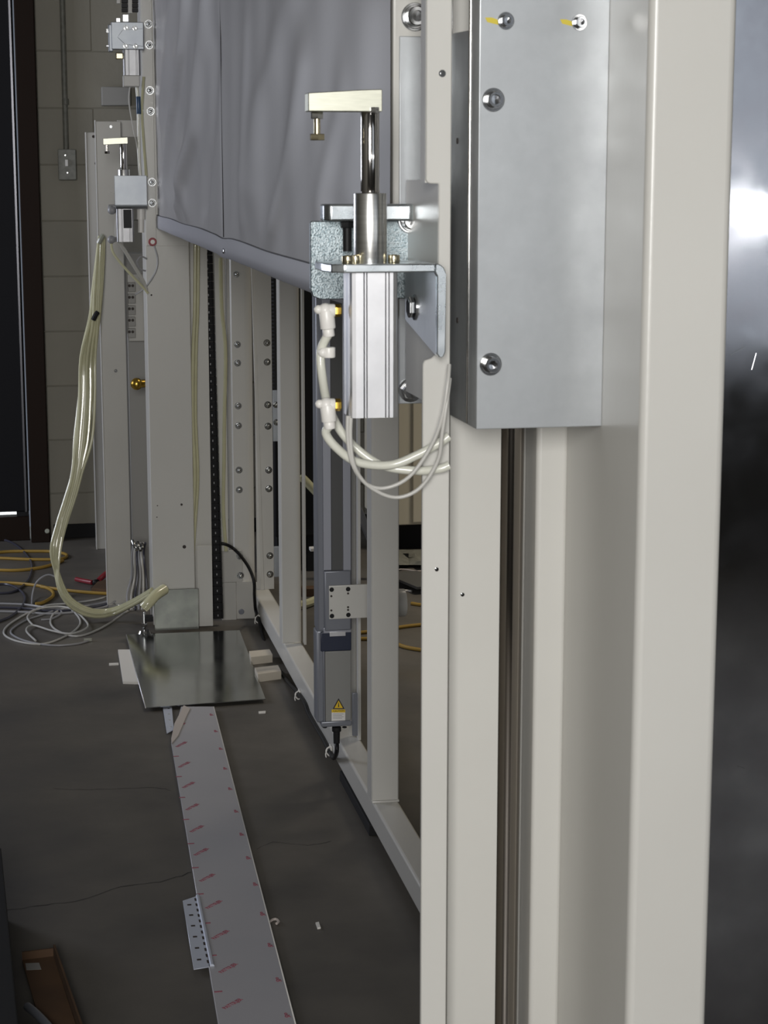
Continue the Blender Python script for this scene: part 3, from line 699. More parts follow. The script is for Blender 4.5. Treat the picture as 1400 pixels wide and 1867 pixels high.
# tubes bundled along the tower
gt = [uY(356, 420, Yf + .02), uY(355, 560, Yf + .015), uY(352, 640, Yf + .015), uY(351, 760, Yf + .015), uY(355, 870, Yf + .015), uY(350, 960, Yf + .02), uY(346, 1020, Yf + .03)]
tag(MB().tube(gt, .0058, 10).build('air_tube', 'air_tube'), 'pale green air tube running down the far tower face, left one', 'tube')
tag(MB().tube([g + Vector((.011, .014, 0)) for g in gt], .0055, 10).build('air_tube', 'air_tube'), 'pale green air tube running down the far tower face, right one', 'tube')
tag(MB().tube([uY(402, 470, Yf + .11), uY(404, 560, Yf + .11), uY(411, 640, Yf + .11), uY(409, 760, Yf + .11), uY(408, 850, Yf + .11), uY(407, 930, Yf + .11), uY(412, 1005, Yf + .11)], .006, 8).build('green_hose', 'air_tube'), 'dull green hose in the recess right of the drag chain', 'tube')
# drag chain
dc = thing('drag_chain', 'black plastic cable drag chain hanging vertically at the far tower', 'cable chain', (.59, Yf + .09, .05))
linkm = None; n = 46; A = uY(376, 425, Yf + .08); B = uY(397, 1120, Yf + .08)
for i in range(n):
    t = i / (n - 1); p = A.lerp(B, t)
    if linkm is None:
        b = MB()
        h = (A.z - B.z) / n * .5
        b.box((-.018, -.012, -h * .96), (-.012, .012, h * .96), .001, 1); b.box((.012, -.012, -h * .96), (.018, .012, h * .96), .001, 1); b.box((-.012, -.009, -h * .99), (.012, -.004, h * .99), .0005, 1)
        o = b.build('link', 'black_rubber', dc); linkm = o.data
        off = ORG[dc]
        for v in linkm.vertices: v.co += off
        o.location = p - off
        sl = MB().box((-.0015, -.0098, -h * .4), (.0015, -.0092, h * .1)).build('slot', 'grey_cable', o)
        for v in sl.data.vertices: v.co += ORG[o]
        slm = sl.data; sl.location = (0, 0, 0)
    else:
        o = bpy.data.objects.new('link', linkm); COL.objects.link(o); o.parent = dc; o.location = p - ORG[dc]
        s2 = bpy.data.objects.new('slot', slm); COL.objects.link(s2); s2.parent = o

# small clamp at the far tower
Yd = 6.12
c3 = thing('swing_clamp', 'small far swing clamp, lower one, with a plain square bracket on the far tower', 'clamp', (.33, Yd, 1.3))
pbx = MB(); x0, x1 = uY(209, 350, Yd).x, uY(268, 350, Yd).x; z0, z1 = uY(240, 381, Yd).z, uY(240, 320, Yd).z
pbx.box((x0, Yd, z0 + .012), (x1, Yd + .006, z1), .001)
pbx.prism([(Yd, z0 + .012)] + [(Yd + .018 - .018 * math.cos(k / 6 * math.pi / 2), z0 + .012 - .012 * math.sin(k / 6 * math.pi / 2)) for k in range(1, 7)] + [(Yd + .08, z0), (Yd + .08, z0 + .006), (Yd + .018, z0 + .006), (Yd + .008, z0 + .012)], 'x', x0 + .003, x1)
pbx.build('bracket', 'dull_zinc', c3)
fcx = uY(228, 410, Yd + .04).x
cylinder_unit(c3, fcx, Yd + .045, .055, uY(228, 441, Yd + .02).z, z0, uY(228, 309, Yd + .045).z, uY(228, 262, Yd + .045).z, .019, .0108, 'dull_aluminium')
ft_ = c3
part(c3, 'body_slot', 'black_plastic', lambda b: PB(b, 225, 382, 240, 416, Yd + .0165, .003, .0003))
a0 = uY(188, 257, Yd + .03); a1 = uY(233, 257, Yd + .03)
part(c3, 'arm', 'arm_steel', lambda b: b.prism([(a0.x, uY(188, 264, Yd + .03).z), (a1.x, uY(233, 262, Yd + .03).z), (a1.x, uY(233, 250, Yd + .03).z), (a0.x, uY(188, 252.5, Yd + .03).z)], 'y', Yd + .032, Yd + .058, .001))
p = uY(195, 264, Yd + .045)
part(c3, 'adjusting_bolt', 'steel_rod', lambda b: b.cyl(p, p - Vector((0, 0, .022)), .004, n=10).cyl(p - Vector((0, 0, .020)), p - Vector((0, 0, .028)), .0088, n=6, bev=.001))
part(c3, 'air_fitting', 'grey_cable', lambda b: PB(b, 197, 373, 212, 387, Yd + .04, .016, .004).sphere(uY(204, 383, Yd + .045), .014))
part(c3, 'air_fitting', 'grey_cable', lambda b: PB(b, 200, 432, 212, 442, Yd + .04, .016, .004).sphere(uY(203, 437, Yd + .045), .013))
part(c3, 'rear_cylinder', 'white_plastic', lambda b: b.cyl(uY(257, 380, Yd + .05), uY(257, 424, Yd + .05), .010, n=16).cyl(uY(257, 380, Yd + .05), uY(257, 400, Yd + .05), .014, n=16))
part(c3, 'cable_stub', 'white_plastic', lambda b: b.tube([uY(200, 348, Yd + .03), uY(205, 350, Yd + .03), uY(212, 352, Yd + .03)], .002, 6))

# upper clamp unit at the top of the far tower
c4 = thing('upper_clamp', 'upper far clamp with a screwed block, at the top left of the curtain', 'clamp', (.32, Yd, 1.75))
part(c4, 'block', 'dull_zinc', lambda b: PB(b, 203, 40, 262, 90, Yd, .035, .002))
part(c4, 'end_piece', 'dull_zinc', lambda b: PB(b, 198, 44, 206, 94, Yd + .012, .03, .003))
part(c4, 'pointer_plate', 'dull_zinc', lambda b: b.prism([(uY(x, y, Yd).x, uY(x, y, Yd).z) for x, y in [(214, 68), (223, 55), (261, 52), (261, 85), (228, 81)]], 'y', Yd - .004, Yd - .0002, .0008, 1))
for (x, y) in [(230, 51), (246, 52), (229, 84), (247, 84)]: bolt(c4, uY(x, y, Yd - .001), 'socket', .0062, 'dark_nut', name='screw')
fcx = uY(240, 115, Yd + .035).x
part(c4, 'cylinder_body', 'dull_aluminium', lambda b: b.prism(prof(fcx, Yd + .04, .053), 'z', uY(240, 137, Yd + .01).z, uY(240, 90, Yd + .01).z))
part(c4, 'end_cap', 'grey_white_paint', lambda b: PB(b, 225, 137, 255, 158, Yd + .012, .054, .003))
part(c4, 'tab', 'brushed_aluminium', lambda b: PB(b, 222.5, 25, 235.5, 41, Yd + .004, .008, .003))
part(c4, 'knob', 'yellow_zinc', lambda b: PB(b, 211, 96, 225, 108, Yd + .02, .02, .003))
part(c4, 'side_knob', 'zinc_bolt', lambda b: PB(b, 193, 52, 199, 60, Yd + .02, .01, .001).box(uY(193, 86, Yd + .03), uY(199, 82, Yd + .02), .001))
part(c4, 'top_knob', 'brushed_aluminium', lambda b: PB(b, 211, 32, 220, 42, Yd + .02, .02, .002))
dl = thing('link_chain', 'pair of short black chain runs above the upper far clamp', 'chain', uY(235, 24, Yd + .02))
for xx in (222, 241):
    for k in range(5):
        part(dl, 'link', 'black_plastic', lambda b: PB(b, xx, -18 + k * 8.2, xx + 11, -11 + k * 8.2, Yd + .02, .02, .001))
part(dl, 'carrier', 'grey_white_paint', lambda b: PB(b, 233, -40, 241, 24, Yd + .03, .012, .001).box(uY(212, -40, Yd + .02), uY(219, 7, Yd + .03), .001))
# hose beside the edge strip
tag(MB().tube([uY(249, 150, Yd + .05), uY(252, 190, Yd + .05), uY(253, 240, Yd + .05), uY(254, 290, Yd + .05), uY(256, 322, Yd + .05)], .0058, 10).build('air_tube', 'air_tube_white'), 'shiny air tube between the two far clamps', 'tube')
tag(MB().tube([uY(262, 140, Yd + .055), uY(259, 200, Yd + .055), uY(262, 260, Yd + .055), uY(267, 322, Yd + .055)], .0045, 8).build('air_tube', 'air_tube'), 'yellowish air tube along the edge strip of the far tower', 'tube')
tag(MB().tube([uY(237, 158, Yd + .04), uY(235, 185, Yd + .04), uY(243, 235, Yd + .045), uY(250, 270, Yd + .05), uY(254, 322, Yd + .06)], .0022, 6).build('sensor_cable', 'light_cable'), 'thin cable falling from the upper far clamp', 'cable')
tag(MB().cyl(uY(252, 176, Yd + .044), uY(253, 208, Yd + .044), .0075, n=14, bev=.001).build('tube_coupling', 'blue_plastic'), 'dark blue coupling on the tube between the far clamps', 'coupling')
# cables below the far clamp
for pts, r, m, lab in [
    ([(203, 441), (206, 460), (222, 482), (243, 505), (262, 525), (270, 535)], .0042, 'air_tube', 'pale tube from the lower fitting of the far clamp'),
    ([(213, 392), (212, 430), (222, 450), (240, 480), (255, 505), (266, 525)], .0036, 'light_cable', 'grey cable from the far clamp body, left strand'),
    ([(217, 392), (216, 435), (228, 455), (246, 485), (262, 512), (268, 530)], .0036, 'light_cable', 'grey cable from the far clamp body, right strand'),
    ([(281, 448), (287, 470), (285, 492), (272, 515), (258, 530), (246, 537)], .0030, 'grey_cable', 'dark grey cable curving from the red grommet'),
    ([(268, 472), (257, 468), (250, 478), (255, 490), (266, 494)], .0028, 'grey_cable', 'small hooked cable left of the far column')]:
    tag(MB().tube([uY(x, y, Yd + .055 if lab.find('grommet') < 0 else Yf - .014) for x, y in pts], r, 8).build('cable', m), lab, 'cable')

# ================================================================== LEFT POSTS
Yq = 6.66
pa = thing('channel_post', 'grey-white channel post standing left of the far tower', 'post', (.30, Yq, 0))
px0, px1 = uY(195, 650, Yq).x, uY(230, 650, Yq).x
part(pa, 'face', 'grey_white_paint', lambda b: b.box((px0 - .018, Yq, 0), (px1, Yq + .006, uY(200, 221, Yq).z), .0015))
part(pa, 'lip', 'white_paint', lambda b: b.box((px0 - .021, Yq - .012, 0), (px0 - .0185, Yq + .05, uY(200, 219, Yq).z), .0006))
part(pa, 'side_wall', 'grey_white_paint', lambda b: b.box((px1 - .003, Yq + .006, 0), (px1, Yq + .08, uY(200, 221, Yq).z)))
part(pa, 'foot', 'zinc_bolt', lambda b: b.box((px0 - .02, Yq - .03, 0), (px1 + .02, Yq + .06, .008), .001))
for (x, y) in [(202, 231), (211, 676)]: bolt(pa, uY(x, y, Yq), 'round', .006, 'zinc_bolt', name='screw')
Yo = 7.72
pb_ = thing('rear_post', 'dim plain post between the block wall and the channel post', 'post', (.28, Yo, 0))
part(pb_, 'face', 'grey_white_paint', lambda b: b.box((uY(167, 600, Yo).x, Yo, 0), (uY(205, 600, Yo).x, Yo + .06, uY(175, 241, Yo).z), .003))
part(pb_, 'edge', 'white_paint', lambda b: b.box((uY(165, 600, Yo).x, Yo - .004, 0), (uY(167, 600, Yo).x, Yo + .06, uY(175, 241, Yo).z), .001))
for (x, y) in [(170.5, 249), (175, 298)]: bolt(pb_, uY(x, y, Yo - .0003), 'hole', .006, 'ink', name='hole')
tag(MB().box(uY(186, 192, 7.93), uY(236, 160, 7.998), .003).build('wall_plate', 'device_grey'), 'grey rectangular plate on the wall above the channel post', 'plate')
# machine plates seen between post and column
part(pa, 'cross_plate', 'grey_white_paint', lambda b: PB(b, 214, 219, 262, 250, Yq + .081, .02))
# terminal blocks and brass fitting behind the column
tb = thing('terminal_rail', 'vertical row of pale terminal labels beside the far column', 'terminals', uY(238, 610, 6.7))
part(tb, 'rail', 'grey_white_paint', lambda b: PB(b, 233.5, 500, 262, 622, 6.72, .01))
for k in range(5):
    part(tb, 'terminal', 'device_grey', lambda b: PB(b, 233.5, 515 + k * 21, 247, 532 + k * 21, 6.70, .019, .001))
    for x in (236, 242): bolt(tb, uY(x, 521 + k * 21, 6.6995), 'hole', .005, 'ink', name='hole')
fb2 = uY(249, 700, 6.5)
bf = thing('brass_fitting', 'round brass fitting shining beside the far column', 'fitting', fb2 - Vector((0, 0, .02)))
part(bf, 'ball', 'brass', lambda b: b.sphere(fb2, .021, n=16))
part(bf, 'neck', 'brass', lambda b: b.cyl(fb2, fb2 + Vector((.05, .02, 0)), .014, n=16))
part(bf, 'wall_stub', 'grey_white_paint', lambda b: b.box(fb2 + Vector((.04, .0, -.03)), fb2 + Vector((.06, .05, .03)), .002))
# dark equipment panel behind the far tower
eq = thing('dark_cabinet', 'dark equipment cabinet in shade between the channel post and far column', 'cabinet', uZ(252, 1060))
part(eq, 'body', 'device_grey', lambda b: b.box((px1 + .004, 6.78, 0), (uY(300, 800, 6.8).x + .06, 6.95, 1.24), .004))
part(eq, 'door', 'device_grey', lambda b: b.box((px1 + .012, 6.772, .03), (uY(300, 800, 6.8).x + .05, 6.7795, .96), .003))

# conduit and switch box on the wall
cd = thing('switch_box', 'grey metal switch box with conduit on the block wall', 'switch', uY(122, 328, WY))
p0 = uY(122, 276, WY - .012)
part(cd, 'conduit', 'box_grey', lambda b: b.cyl((uY(116, 0, WY).x - .004, WY - .014, 3.2), (p0.x - .003, WY - .014, p0.z), .011, n=14))
part(cd, 'coupling', 'box_grey', lambda b: b.cyl(uY(119, 180, WY - .014), uY(119.5, 191, WY - .014), .0135, n=14, bev=.001))
bxx = part(cd, 'box', 'box_grey', lambda b: PB(b, 107, 273, 138, 327, WY - .045, .044, .005))
part(bxx, 'cover', 'box_grey', lambda b: PB(b, 106, 272, 139, 328, WY - .049, .004, .003))
part(bxx, 'toggle', 'label_white', lambda b: PB(b, 119, 291, 124, 303, WY - .058, .009, .001))
for (x, y) in [(119, 283), (123, 315)]: bolt(bxx, uY(x, y, WY - .049), 'round', .004, 'zinc_bolt', name='screw')

# ================================================================== FLOOR THINGS
def zof(x, y, z=0.): return uZ(x, y, z)
# shiny sheet
sh = thing('floor_sheet', 'square shiny sheet metal plate lying on the floor under the far tower', 'sheet', (.48, 5.75, 0))
sp = [zof(266, 1290, .012), zof(484, 1274, .012), zof(437, 1149, .012), zof(231, 1157, .012)]
part(sh, 'plate', 'sheet_metal', lambda b: b.prism([(p.x, p.y) for p in sp], 'z', .0095, .012))
part(sh, 'edge', 'aluminium', lambda b: b.tube([sp[0] - Vector((.001, 0, .001)), sp[3] - Vector((.001, 0, .001))], .0016, 6, smooth=False))
wb = thing('spacer_block', 'grey-white flat block tucked under the left edge of the floor sheet', 'block', zof(235, 1240))
part(wb, 'slab', 'white_plastic', lambda b: b.prism([(p.x, p.y) for p in [zof(224, 1242, .009), zof(262, 1243, .009), zof(245, 1184, .009), zof(215, 1184, .009)]], 'z', 0, .0090, .001))
tag(MB().box(zof(199, 1214, .0) , zof(216, 1208, .006), .001).build('stick', 'white_plastic'), 'thin pale stick on the floor beside the spacer block', 'stick')
# white edging board with printed film
bd = thing('edging_board', 'long white plastic board with pink printed film lying on the floor', 'board', (.40, 4.2, 0))
BZ = .012
bp_ = [zof(398, 1867, BZ), zof(538, 1867, BZ), zof(389, 1288, BZ), zof(330, 1288, BZ), zof(312, 1352, BZ)]
d1 = (bp_[0] - bp_[4]); bp_[0] = bp_[0] + d1 * .35
d2 = (bp_[1] - bp_[2]); bp_[1] = bp_[1] + d2 * .29
bpart = part(bd, 'board', 'board_film', lambda b: b.prism([(p.x, p.y) for p in bp_], 'z', .002, BZ, .0008, 1))
part(bd, 'edge_trim', 'white_plastic', lambda b: b.tube([bp_[1] + Vector((.0005, 0, -.002)), bp_[2] + Vector((.0005, 0, -.002))], .0022, 6, smooth=False))
lf = [zof(312, 1348, BZ), zof(318, 1320, BZ), zof(335, 1283, .018), zof(347, 1287, .022), zof(340, 1302, .020), zof(325, 1340, .016), zof(313, 1356, .014)]
part(bd, 'loose_film', 'film_loose', lambda b: b.prism([(p.x, p.y) for p in lf], 'z', .0125, .0145, .0008, 1))
el = (bp_[0] - bp_[4]); L0 = bp_[4]
ang = math.atan2((bp_[1] - bp_[0]).y, (bp_[1] - bp_[0]).x)
for (x, y) in [(325, 1322), (327, 1357), (332, 1394), (340, 1431), (347, 1471), (355, 1511), (363, 1553), (374, 1600), (386, 1649), (398, 1704), (412, 1765), (418 + 2, 1830)]:
    s = 1.0
    p = zof(x + 4, y, BZ + .0004)
    tdir = zof(x + 20, y - 10, BZ) - zof(x - 16, y + 10, BZ); a_ = math.atan2(tdir.y, tdir.x)
    text_mesh('film_print', 'PATTSLJER', .0150, 'red_ink', bpart, Matrix.Translation(p) @ Matrix.Rotation(a_, 4, 'Z') @ Matrix.Diagonal((.72, .95, 1, 1)))
for (x, y) in [(319, 1379), (324, 1416), (330, 1454), (337, 1494), (346, 1538), (354, 1582), (363, 1630), (375, 1683), (386, 1742), (396, 1808)]:
    p = zof(x + 2, y, BZ + .0004)
    part(bpart, 'film_dash', 'red_ink', lambda b: b.box(p - Vector((.0075, .002, .0003)), p + Vector((.0075, .003, .0002))))
for (x, y) in [(386, 1303), (394, 1333), (403, 1365), (411, 1401), (420, 1438), (431, 1479), (441, 1521), (453, 1564), (466, 1612), (479, 1666), (493, 1723), (508, 1786), (524, 1851)]:
    p = zof(x - 1, y, BZ + .0004)
    text_mesh('film_mark', '&', .024, 'red_ink', bpart, Matrix.Translation(p) @ Matrix.Rotation(ang + .25, 4, 'Z') @ Matrix.Diagonal((.75, 1.2, 1, 1)))
# hinges
def hinge(lab, c, z0, z1, nslot, open_knuckle=True):
    P = [zof(*q, z1) for q in c]
    t = thing('piano_hinge', lab, 'hinge', zof(*c[0]))
    part(t, 'leaf', 'bright_zinc', lambda b: b.prism([(p.x, p.y) for p in P], 'z', z0, z1, .0005, 1))
    return t, P
h, P = hinge('bright metal piano hinge with slots beside the printed board', [(353, 1767), (383, 1762), (357, 1634), (333, 1642)], .010, .012, 6)
for k in range(6):
    t = (k + .6) / 6.3; a = P[3].lerp(P[0], t); b_ = P[2].lerp(P[1], t); p = a.lerp(b_, .42)
    part(h, 'slot', 'ink', lambda b: b.box(p - Vector((.0042, .0035, .0002)), p + Vector((.0042, .0035, .0004))))
for k in range(12):
    t = (k + .6) / 12.4; a = P[3].lerp(P[0], t); b_ = P[2].lerp(P[1], t); p = a.lerp(b_, .93)
    part(h, 'knuckle', 'ink', lambda b: b.box(p - Vector((.002, .007, .0003)), p + Vector((.002, .007, .0006))))
part(h, 'pin_barrel', 'bright_zinc', lambda b: b.tube([P[1] + Vector((.004, 0, 0)), P[2] + Vector((.004, 0, 0))], .0045, 10, smooth=False))
h2, P = hinge('perforated metal strip poking out under the floor sheet', [(304, 1337), (317, 1330), (313, 1284), (296, 1284)], .003, .005, 0)
for (x, y) in [(307.5, 1292), (308, 1302), (309, 1313), (311, 1325)]: bolt(h2, zof(x, y, .0052), 'hole', .0035, 'zinc_bolt', '+z', name='rivet')
# offcuts, chips
for pts, lab in [([(457, 1198), (504, 1193), (501, 1183), (454, 1187)], 'pale offcut strip near the beam, farther one'), ([(470, 1229), (517, 1223), (514, 1212), (464, 1217)], 'pale offcut strip near the beam, nearer one')]:
    tag(MB().prism([(min(p.x, .733), p.y) for p in [zof(*q, .026) for q in pts]], 'z', 0, .026, .001).build('offcut_strip', 'offcut_wood'), lab, 'offcut')
for (x, y, dx, dy, lab) in [(478, 1300, .011, .008, 'small white chip on the floor right of the floor sheet'), (580, 1689, .004, .016, 'small pale splinter on the floor right of the printed board')]:
    p = zof(x, y); tag(MB().prism([(p.x - dx, p.y - dy), (p.x + dx * .8, p.y - dy * .9), (p.x + dx, p.y + dy), (p.x - dx * .9, p.y + dy * .8)], 'z', 0, .004, .0008).build('chip', 'white_plastic'), lab, 'debris')
tag(MB().tube([zof(490, 1682, .004), zof(497, 1677, .004), zof(503, 1676, .004), zof(508, 1680, .004), zof(504, 1684, .004)], .0028, 6).build('film_scrap', 'film_loose'), 'curled bit of film touching the right edge of the printed board', 'debris')
# cardboard strip and dark box bottom left
cbx = thing('cardboard_piece', 'brown cardboard trough in the dark bottom left corner', 'cardboard', zof(85, 1800))
cp = [zof(x, y, .02) for x, y in [(40, 1738), (97, 1731), (130, 1867), (92, 1867)]]
ext = Vector((.05, -.35, 0))
part(cbx, 'floor_flap', 'cardboard', lambda b: b.prism([(cp[0].x, cp[0].y), (cp[1].x, cp[1].y), (cp[1].x + .06, cp[1].y - .55), (cp[0].x + .06, cp[0].y - .55)], 'z', .002, .006))
part(cbx, 'side_flap', 'cardboard', lambda b: b.prism([(cp[1].x, cp[1].y), (cp[1].x + .004, cp[1].y), (cp[1].x + .066, cp[1].y - .55), (cp[1].x + .062, cp[1].y - .55)], 'z', .002, .03))
part(cbx, 'end_flap', 'cardboard', lambda b: b.prism([(cp[0].x, cp[0].y), (cp[1].x, cp[1].y), (cp[1].x, cp[1].y + .004), (cp[0].x, cp[0].y + .004)], 'z', .002, .022))
part(cbx, 'tape', 'device_grey', lambda b: b.prism([(cp[0].x + .008, cp[0].y - .05), (cp[0].x + .036, cp[0].y - .052), (cp[0].x + .032, cp[0].y - .02), (cp[0].x + .006, cp[0].y - .018)], 'z', .0061, .0066))
tag(MB().tube([zof(50, 1835, .02), zof(70, 1852, .02), zof(95, 1880, .02), zof(130, 1930, .02)], .008, 10).build('metal_rod', 'actuator_grey'), 'dull metal rod crossing the cardboard in the bottom left corner', 'rod')
b0 = uZ(2, 1545, .15); b1 = uZ(34, 1867, .15); b1 = b1 + (b1 - b0) * .6
lw = thing('black_bin', 'black bin edge in the bottom left corner of the view', 'bin', (b0.x - .3, 2.9, 0))
part(lw, 'body', 'black_rubber', lambda b: b.prism([(b0.x - .6, b0.y - .004), (b0.x - .004, b0.y - .004), (b1.x - .004, b1.y), (b0.x - .6, b1.y)], 'z', 0, .141, .006))
part(lw, 'rim', 'black_rubber', lambda b: b.prism([(b0.x - .605, b0.y), (b0.x, b0.y), (b1.x, b1.y - .004), (b0.x - .605, b1.y - .004)], 'z', .1412, .15, .003))

# clear tube bundle
bun = [(185, 432, 6.62), (182, 470, 6.60), (177, 530, 6.58), (173, 578, 6.56), (160, 650, 6.52), (157, 720, 6.5), (150, 800, 6.48), (140, 860, 6.46), (128, 905, 6.44), (112, 955, 6.42), (101, 1005, 6.40), (107, 1060, 6.40), (127, 1098, 6.40), (165, 1118, 6.40)]
tbn = thing('tube_bundle', 'thick bundle of pale yellowish air tubes sagging beside the channel post', 'tubes', (.1, 6.4, .0))
tail = [(205, 1116, 6.40), (245, 1098, 6.3), (275, 1080, 6.2)]
random.seed(3)
for k in range(16):
    a = k * 2.4; rad = .0185 * math.sqrt((k + .5) / 16)
    path = []
    for i, (x, y, Y) in enumerate(bun + tail):
        p = uY(x, y, Y)
        sc = 1.0
        if i < 3: sc = .55 + i * .2
        if 4 <= i <= 6: sc = 1.9 if k % 2 else 1.3
        oo = Vector((math.cos(a + i * .22), .6 * math.sin(a + i * .35), .35 * math.sin(a + i * .22))) * rad * sc
        if i >= 11: oo = Vector((.3 * math.cos(a), .7 * math.sin(a), .8 * math.cos(a + .5))) * rad
        q_ = p + oo
        if q_.z < .008: q_.z = .008
        path.append(q_)
    part(tbn, 'air_tube', 'air_tube', lambda b: b.tube(path, .0052, 7, 4))
for (x, y, Y) in [(184, 435, 6.6), (174, 575, 6.54)]:
    part(tbn, 'black_tape' if y > 500 else 'tie', 'black_rubber' if y > 500 else 'clear_plastic', lambda b: b.tube([uY(x + 4, y - 6, Y - .02), uY(x, y, Y - .024), uY(x - 4, y + 8, Y - .02)], .0085, 8))
# second stub end of bundle at the column
tag(MB().tube([uY(262, 1108, 6.12), uY(272, 1098, 6.12), uY(284, 1085, 6.14), uY(300, 1074, 6.17)], .018, 12).build('hose_stub', 'air_tube'), 'short fat pale hose end at the foot of the far column', 'hose')
# hanging dark cable loom left of the column foot
lm = thing('cable_loom', 'grey cable loom with shiny connectors hanging left of the far column foot', 'cables', uY(250, 1080, 6.55))
for k in range(6):
    x = 241 + k * 4.2
    part(lm, 'strand', ['grey_cable', 'light_cable', 'dark_cable'][k % 3], lambda b: b.tube([uY(x + 3, 990, 6.5), uY(x, 1010, 6.5 + .01 * k), uY(x - 1 + k, 1050, 6.52), uY(x + (k - 3) * 3, 1085, 6.5), uY(235 + k * 6, 1112, 6.45)], .004, 7))
for k in range(5):
    part(lm, 'connector', 'zinc_bolt', lambda b: b.cyl(uY(241 + k * 4.4, 985 + (k * 7) % 11, 6.49), uY(246 + k * 3.4, 998 + (k * 5) % 9, 6.47), .006, n=10, bev=.001))
# cables on the floor
def fcable(lab, pts, r, m, z=None, name='floor_cable', cat='cable', group=None):
    z = r if z is None else z
    o = MB().tube([uZ(p[0], p[1], p[2] if len(p) > 2 else z) for p in pts], r, 8).build(name, m); tag(o, lab, cat, group); return o
fcable('grey cable coiled in wide loops on the floor, outermost loop', [(275, 1092, .05), (235, 1113), (185, 1145), (140, 1160), (105, 1150), (92, 1135), (100, 1117), (125, 1110), (143, 1125), (145, 1140), (125, 1157), (80, 1174), (35, 1170), (8, 1157), (15, 1140), (50, 1118), (85, 1104), (130, 1100), (180, 1092), (210, 1080), (240, 1055, .1)], .0035, 'light_cable')
fcable('grey network cable with a clear plug lying on the floor', [(162, 1168), (140, 1174), (100, 1177), (60, 1172), (30, 1162), (20, 1150), (45, 1132), (80, 1120), (105, 1112), (112, 1118), (95, 1128), (75, 1130)], .0034, 'grey_cable')
fcable('inner grey cable loop in the coil on the floor', [(60, 1140), (50, 1125), (65, 1112), (100, 1106), (130, 1110), (150, 1125), (160, 1143), (130, 1155), (95, 1150), (60, 1140), (48, 1150), (65, 1168)], .0034, 'light_cable', .010)
fcable('thin grey cable arching over the tube bundle on the floor', [(58, 1102), (60, 1080, .02), (68, 1060, .06), (88, 1048, .08), (110, 1058, .06), (120, 1075, .02), (122, 1095)], .0033, 'grey_cable')
for k, (lab, dy) in enumerate([('dark grey floor cable in the run towards the left edge, upper strand', 0), ('dark grey floor cable in the run towards the left edge, middle strand', 7), ('dark grey floor cable in the run towards the left edge, lower strand', 14)]):
    fcable(lab, [(-40, 1100 + dy), (40, 1102 + dy), (90, 1108 + dy * .8), (150, 1106 + dy * .6), (200, 1095 + dy * .6), (228, 1075, .05)], .0042, 'grey_cable' if k != 1 else 'dark_cable')
fcable('dark cable in a tall loop at the left edge of the floor', [(-30, 990), (5, 984), (35, 998), (57, 1025), (55, 1050), (42, 1068), (20, 1080), (-20, 1082)], .0045, 'dark_cable')
fcable('dark cable in a low loop at the left edge of the floor', [(-30, 1068), (10, 1065), (35, 1075), (46, 1090), (38, 1108), (15, 1126), (-30, 1142)], .0045, 'dark_cable')
yel = 'yellow extension cord'
fcable(yel + ' on the far floor, farthest strand behind the tube bundle', [(-40, 1012), (10, 1006), (60, 1005), (100, 1006), (122, 1012), (110, 1019), (60, 1020), (10, 1018), (-40, 1016)], .006, 'yellow_cord', name='extension_cord')
fcable(yel + ' on the far floor, middle strand behind the tube bundle', [(-40, 1037), (20, 1040), (60, 1037), (90, 1031), (115, 1022)], .006, 'yellow_cord', name='extension_cord')
fcable(yel + ' curling at the left in front of the tube bundle', [(-40, 1062), (20, 1063), (70, 1068), (92, 1075), (97, 1086), (80, 1098), (65, 1101)], .006, 'yellow_cord', name='extension_cord')
fcable(yel + ' running straight to the foot of the channel post', [(75, 1070), (120, 1076), (160, 1080), (210, 1083), (260, 1085)], .006, 'yellow_cord', name='extension_cord')
fcable(yel + ' seen through the gap right of the nearest upright, upper strand', [(600, 1158), (690, 1150), (740, 1142), (790, 1137)], .006, 'yellow_cord', name='extension_cord')
fcable(yel + ' seen through the gap right of the nearest upright, lower strand', [(640, 1165), (700, 1166), (740, 1180), (790, 1188)], .006, 'yellow_cord', name='extension_cord')
fcable(yel + ' short end lying beyond the base beam', [(750, 1100), (770, 1103), (800, 1104)], .006, 'yellow_cord', name='extension_cord')
pg = zof(162, 1167, .005)
tag(MB().box(pg + Vector((-.016, -.004, -.004)), pg + Vector((.010, .006, .005)), .001).build('cable_plug', 'clear_plastic'), 'clear network plug at the end of the coiled floor cable', 'plug')
# tool and dark tray by the channel post
tl = thing('hand_tool', 'pliers with dark red handles on the floor left of the channel post', 'tool', zof(165, 1062))
part(tl, 'handle', 'tool_red', lambda b: b.tube([zof(139, 1056, .012), zof(152, 1059, .012), zof(168, 1062, .012)], .009, 10))
part(tl, 'joint', 'black_plastic', lambda b: b.sphere(zof(174, 1062, .012), .012).cyl(zof(168, 1062, .012), zof(182, 1058, .014), .007, n=10))
part(tl, 'handle', 'tool_red', lambda b: b.tube([zof(180, 1058, .016), zof(193, 1046, .031), zof(212, 1032, .031)], .010, 10))
tr = thing('scrap_board', 'brown scrap board under the pliers by the channel post', 'board', zof(195, 1072))
part(tr, 'slab', 'cardboard', lambda b: b.prism([(p.x, p.y) for p in [zof(166, 1072, .02), zof(215, 1077, .02), zof(215, 1052, .02), zof(178, 1060, .02)]], 'z', .006, .02, .001))
part(tr, 'runner', 'black_rubber', lambda b: b.prism([(p.x, p.y) for p in [zof(166, 1074, .0), zof(215, 1079, .0), zof(215, 1060, .0), zof(178, 1062, .0)]], 'z', 0, .006))
tag(MB().cyl(zof(87, 975, .02), zof(86, 968, .05), .010, n=12, bev=.002).build('bottle_cap', 'clear_plastic'), 'small pale cylinder on the floor at the door jamb', 'debris')

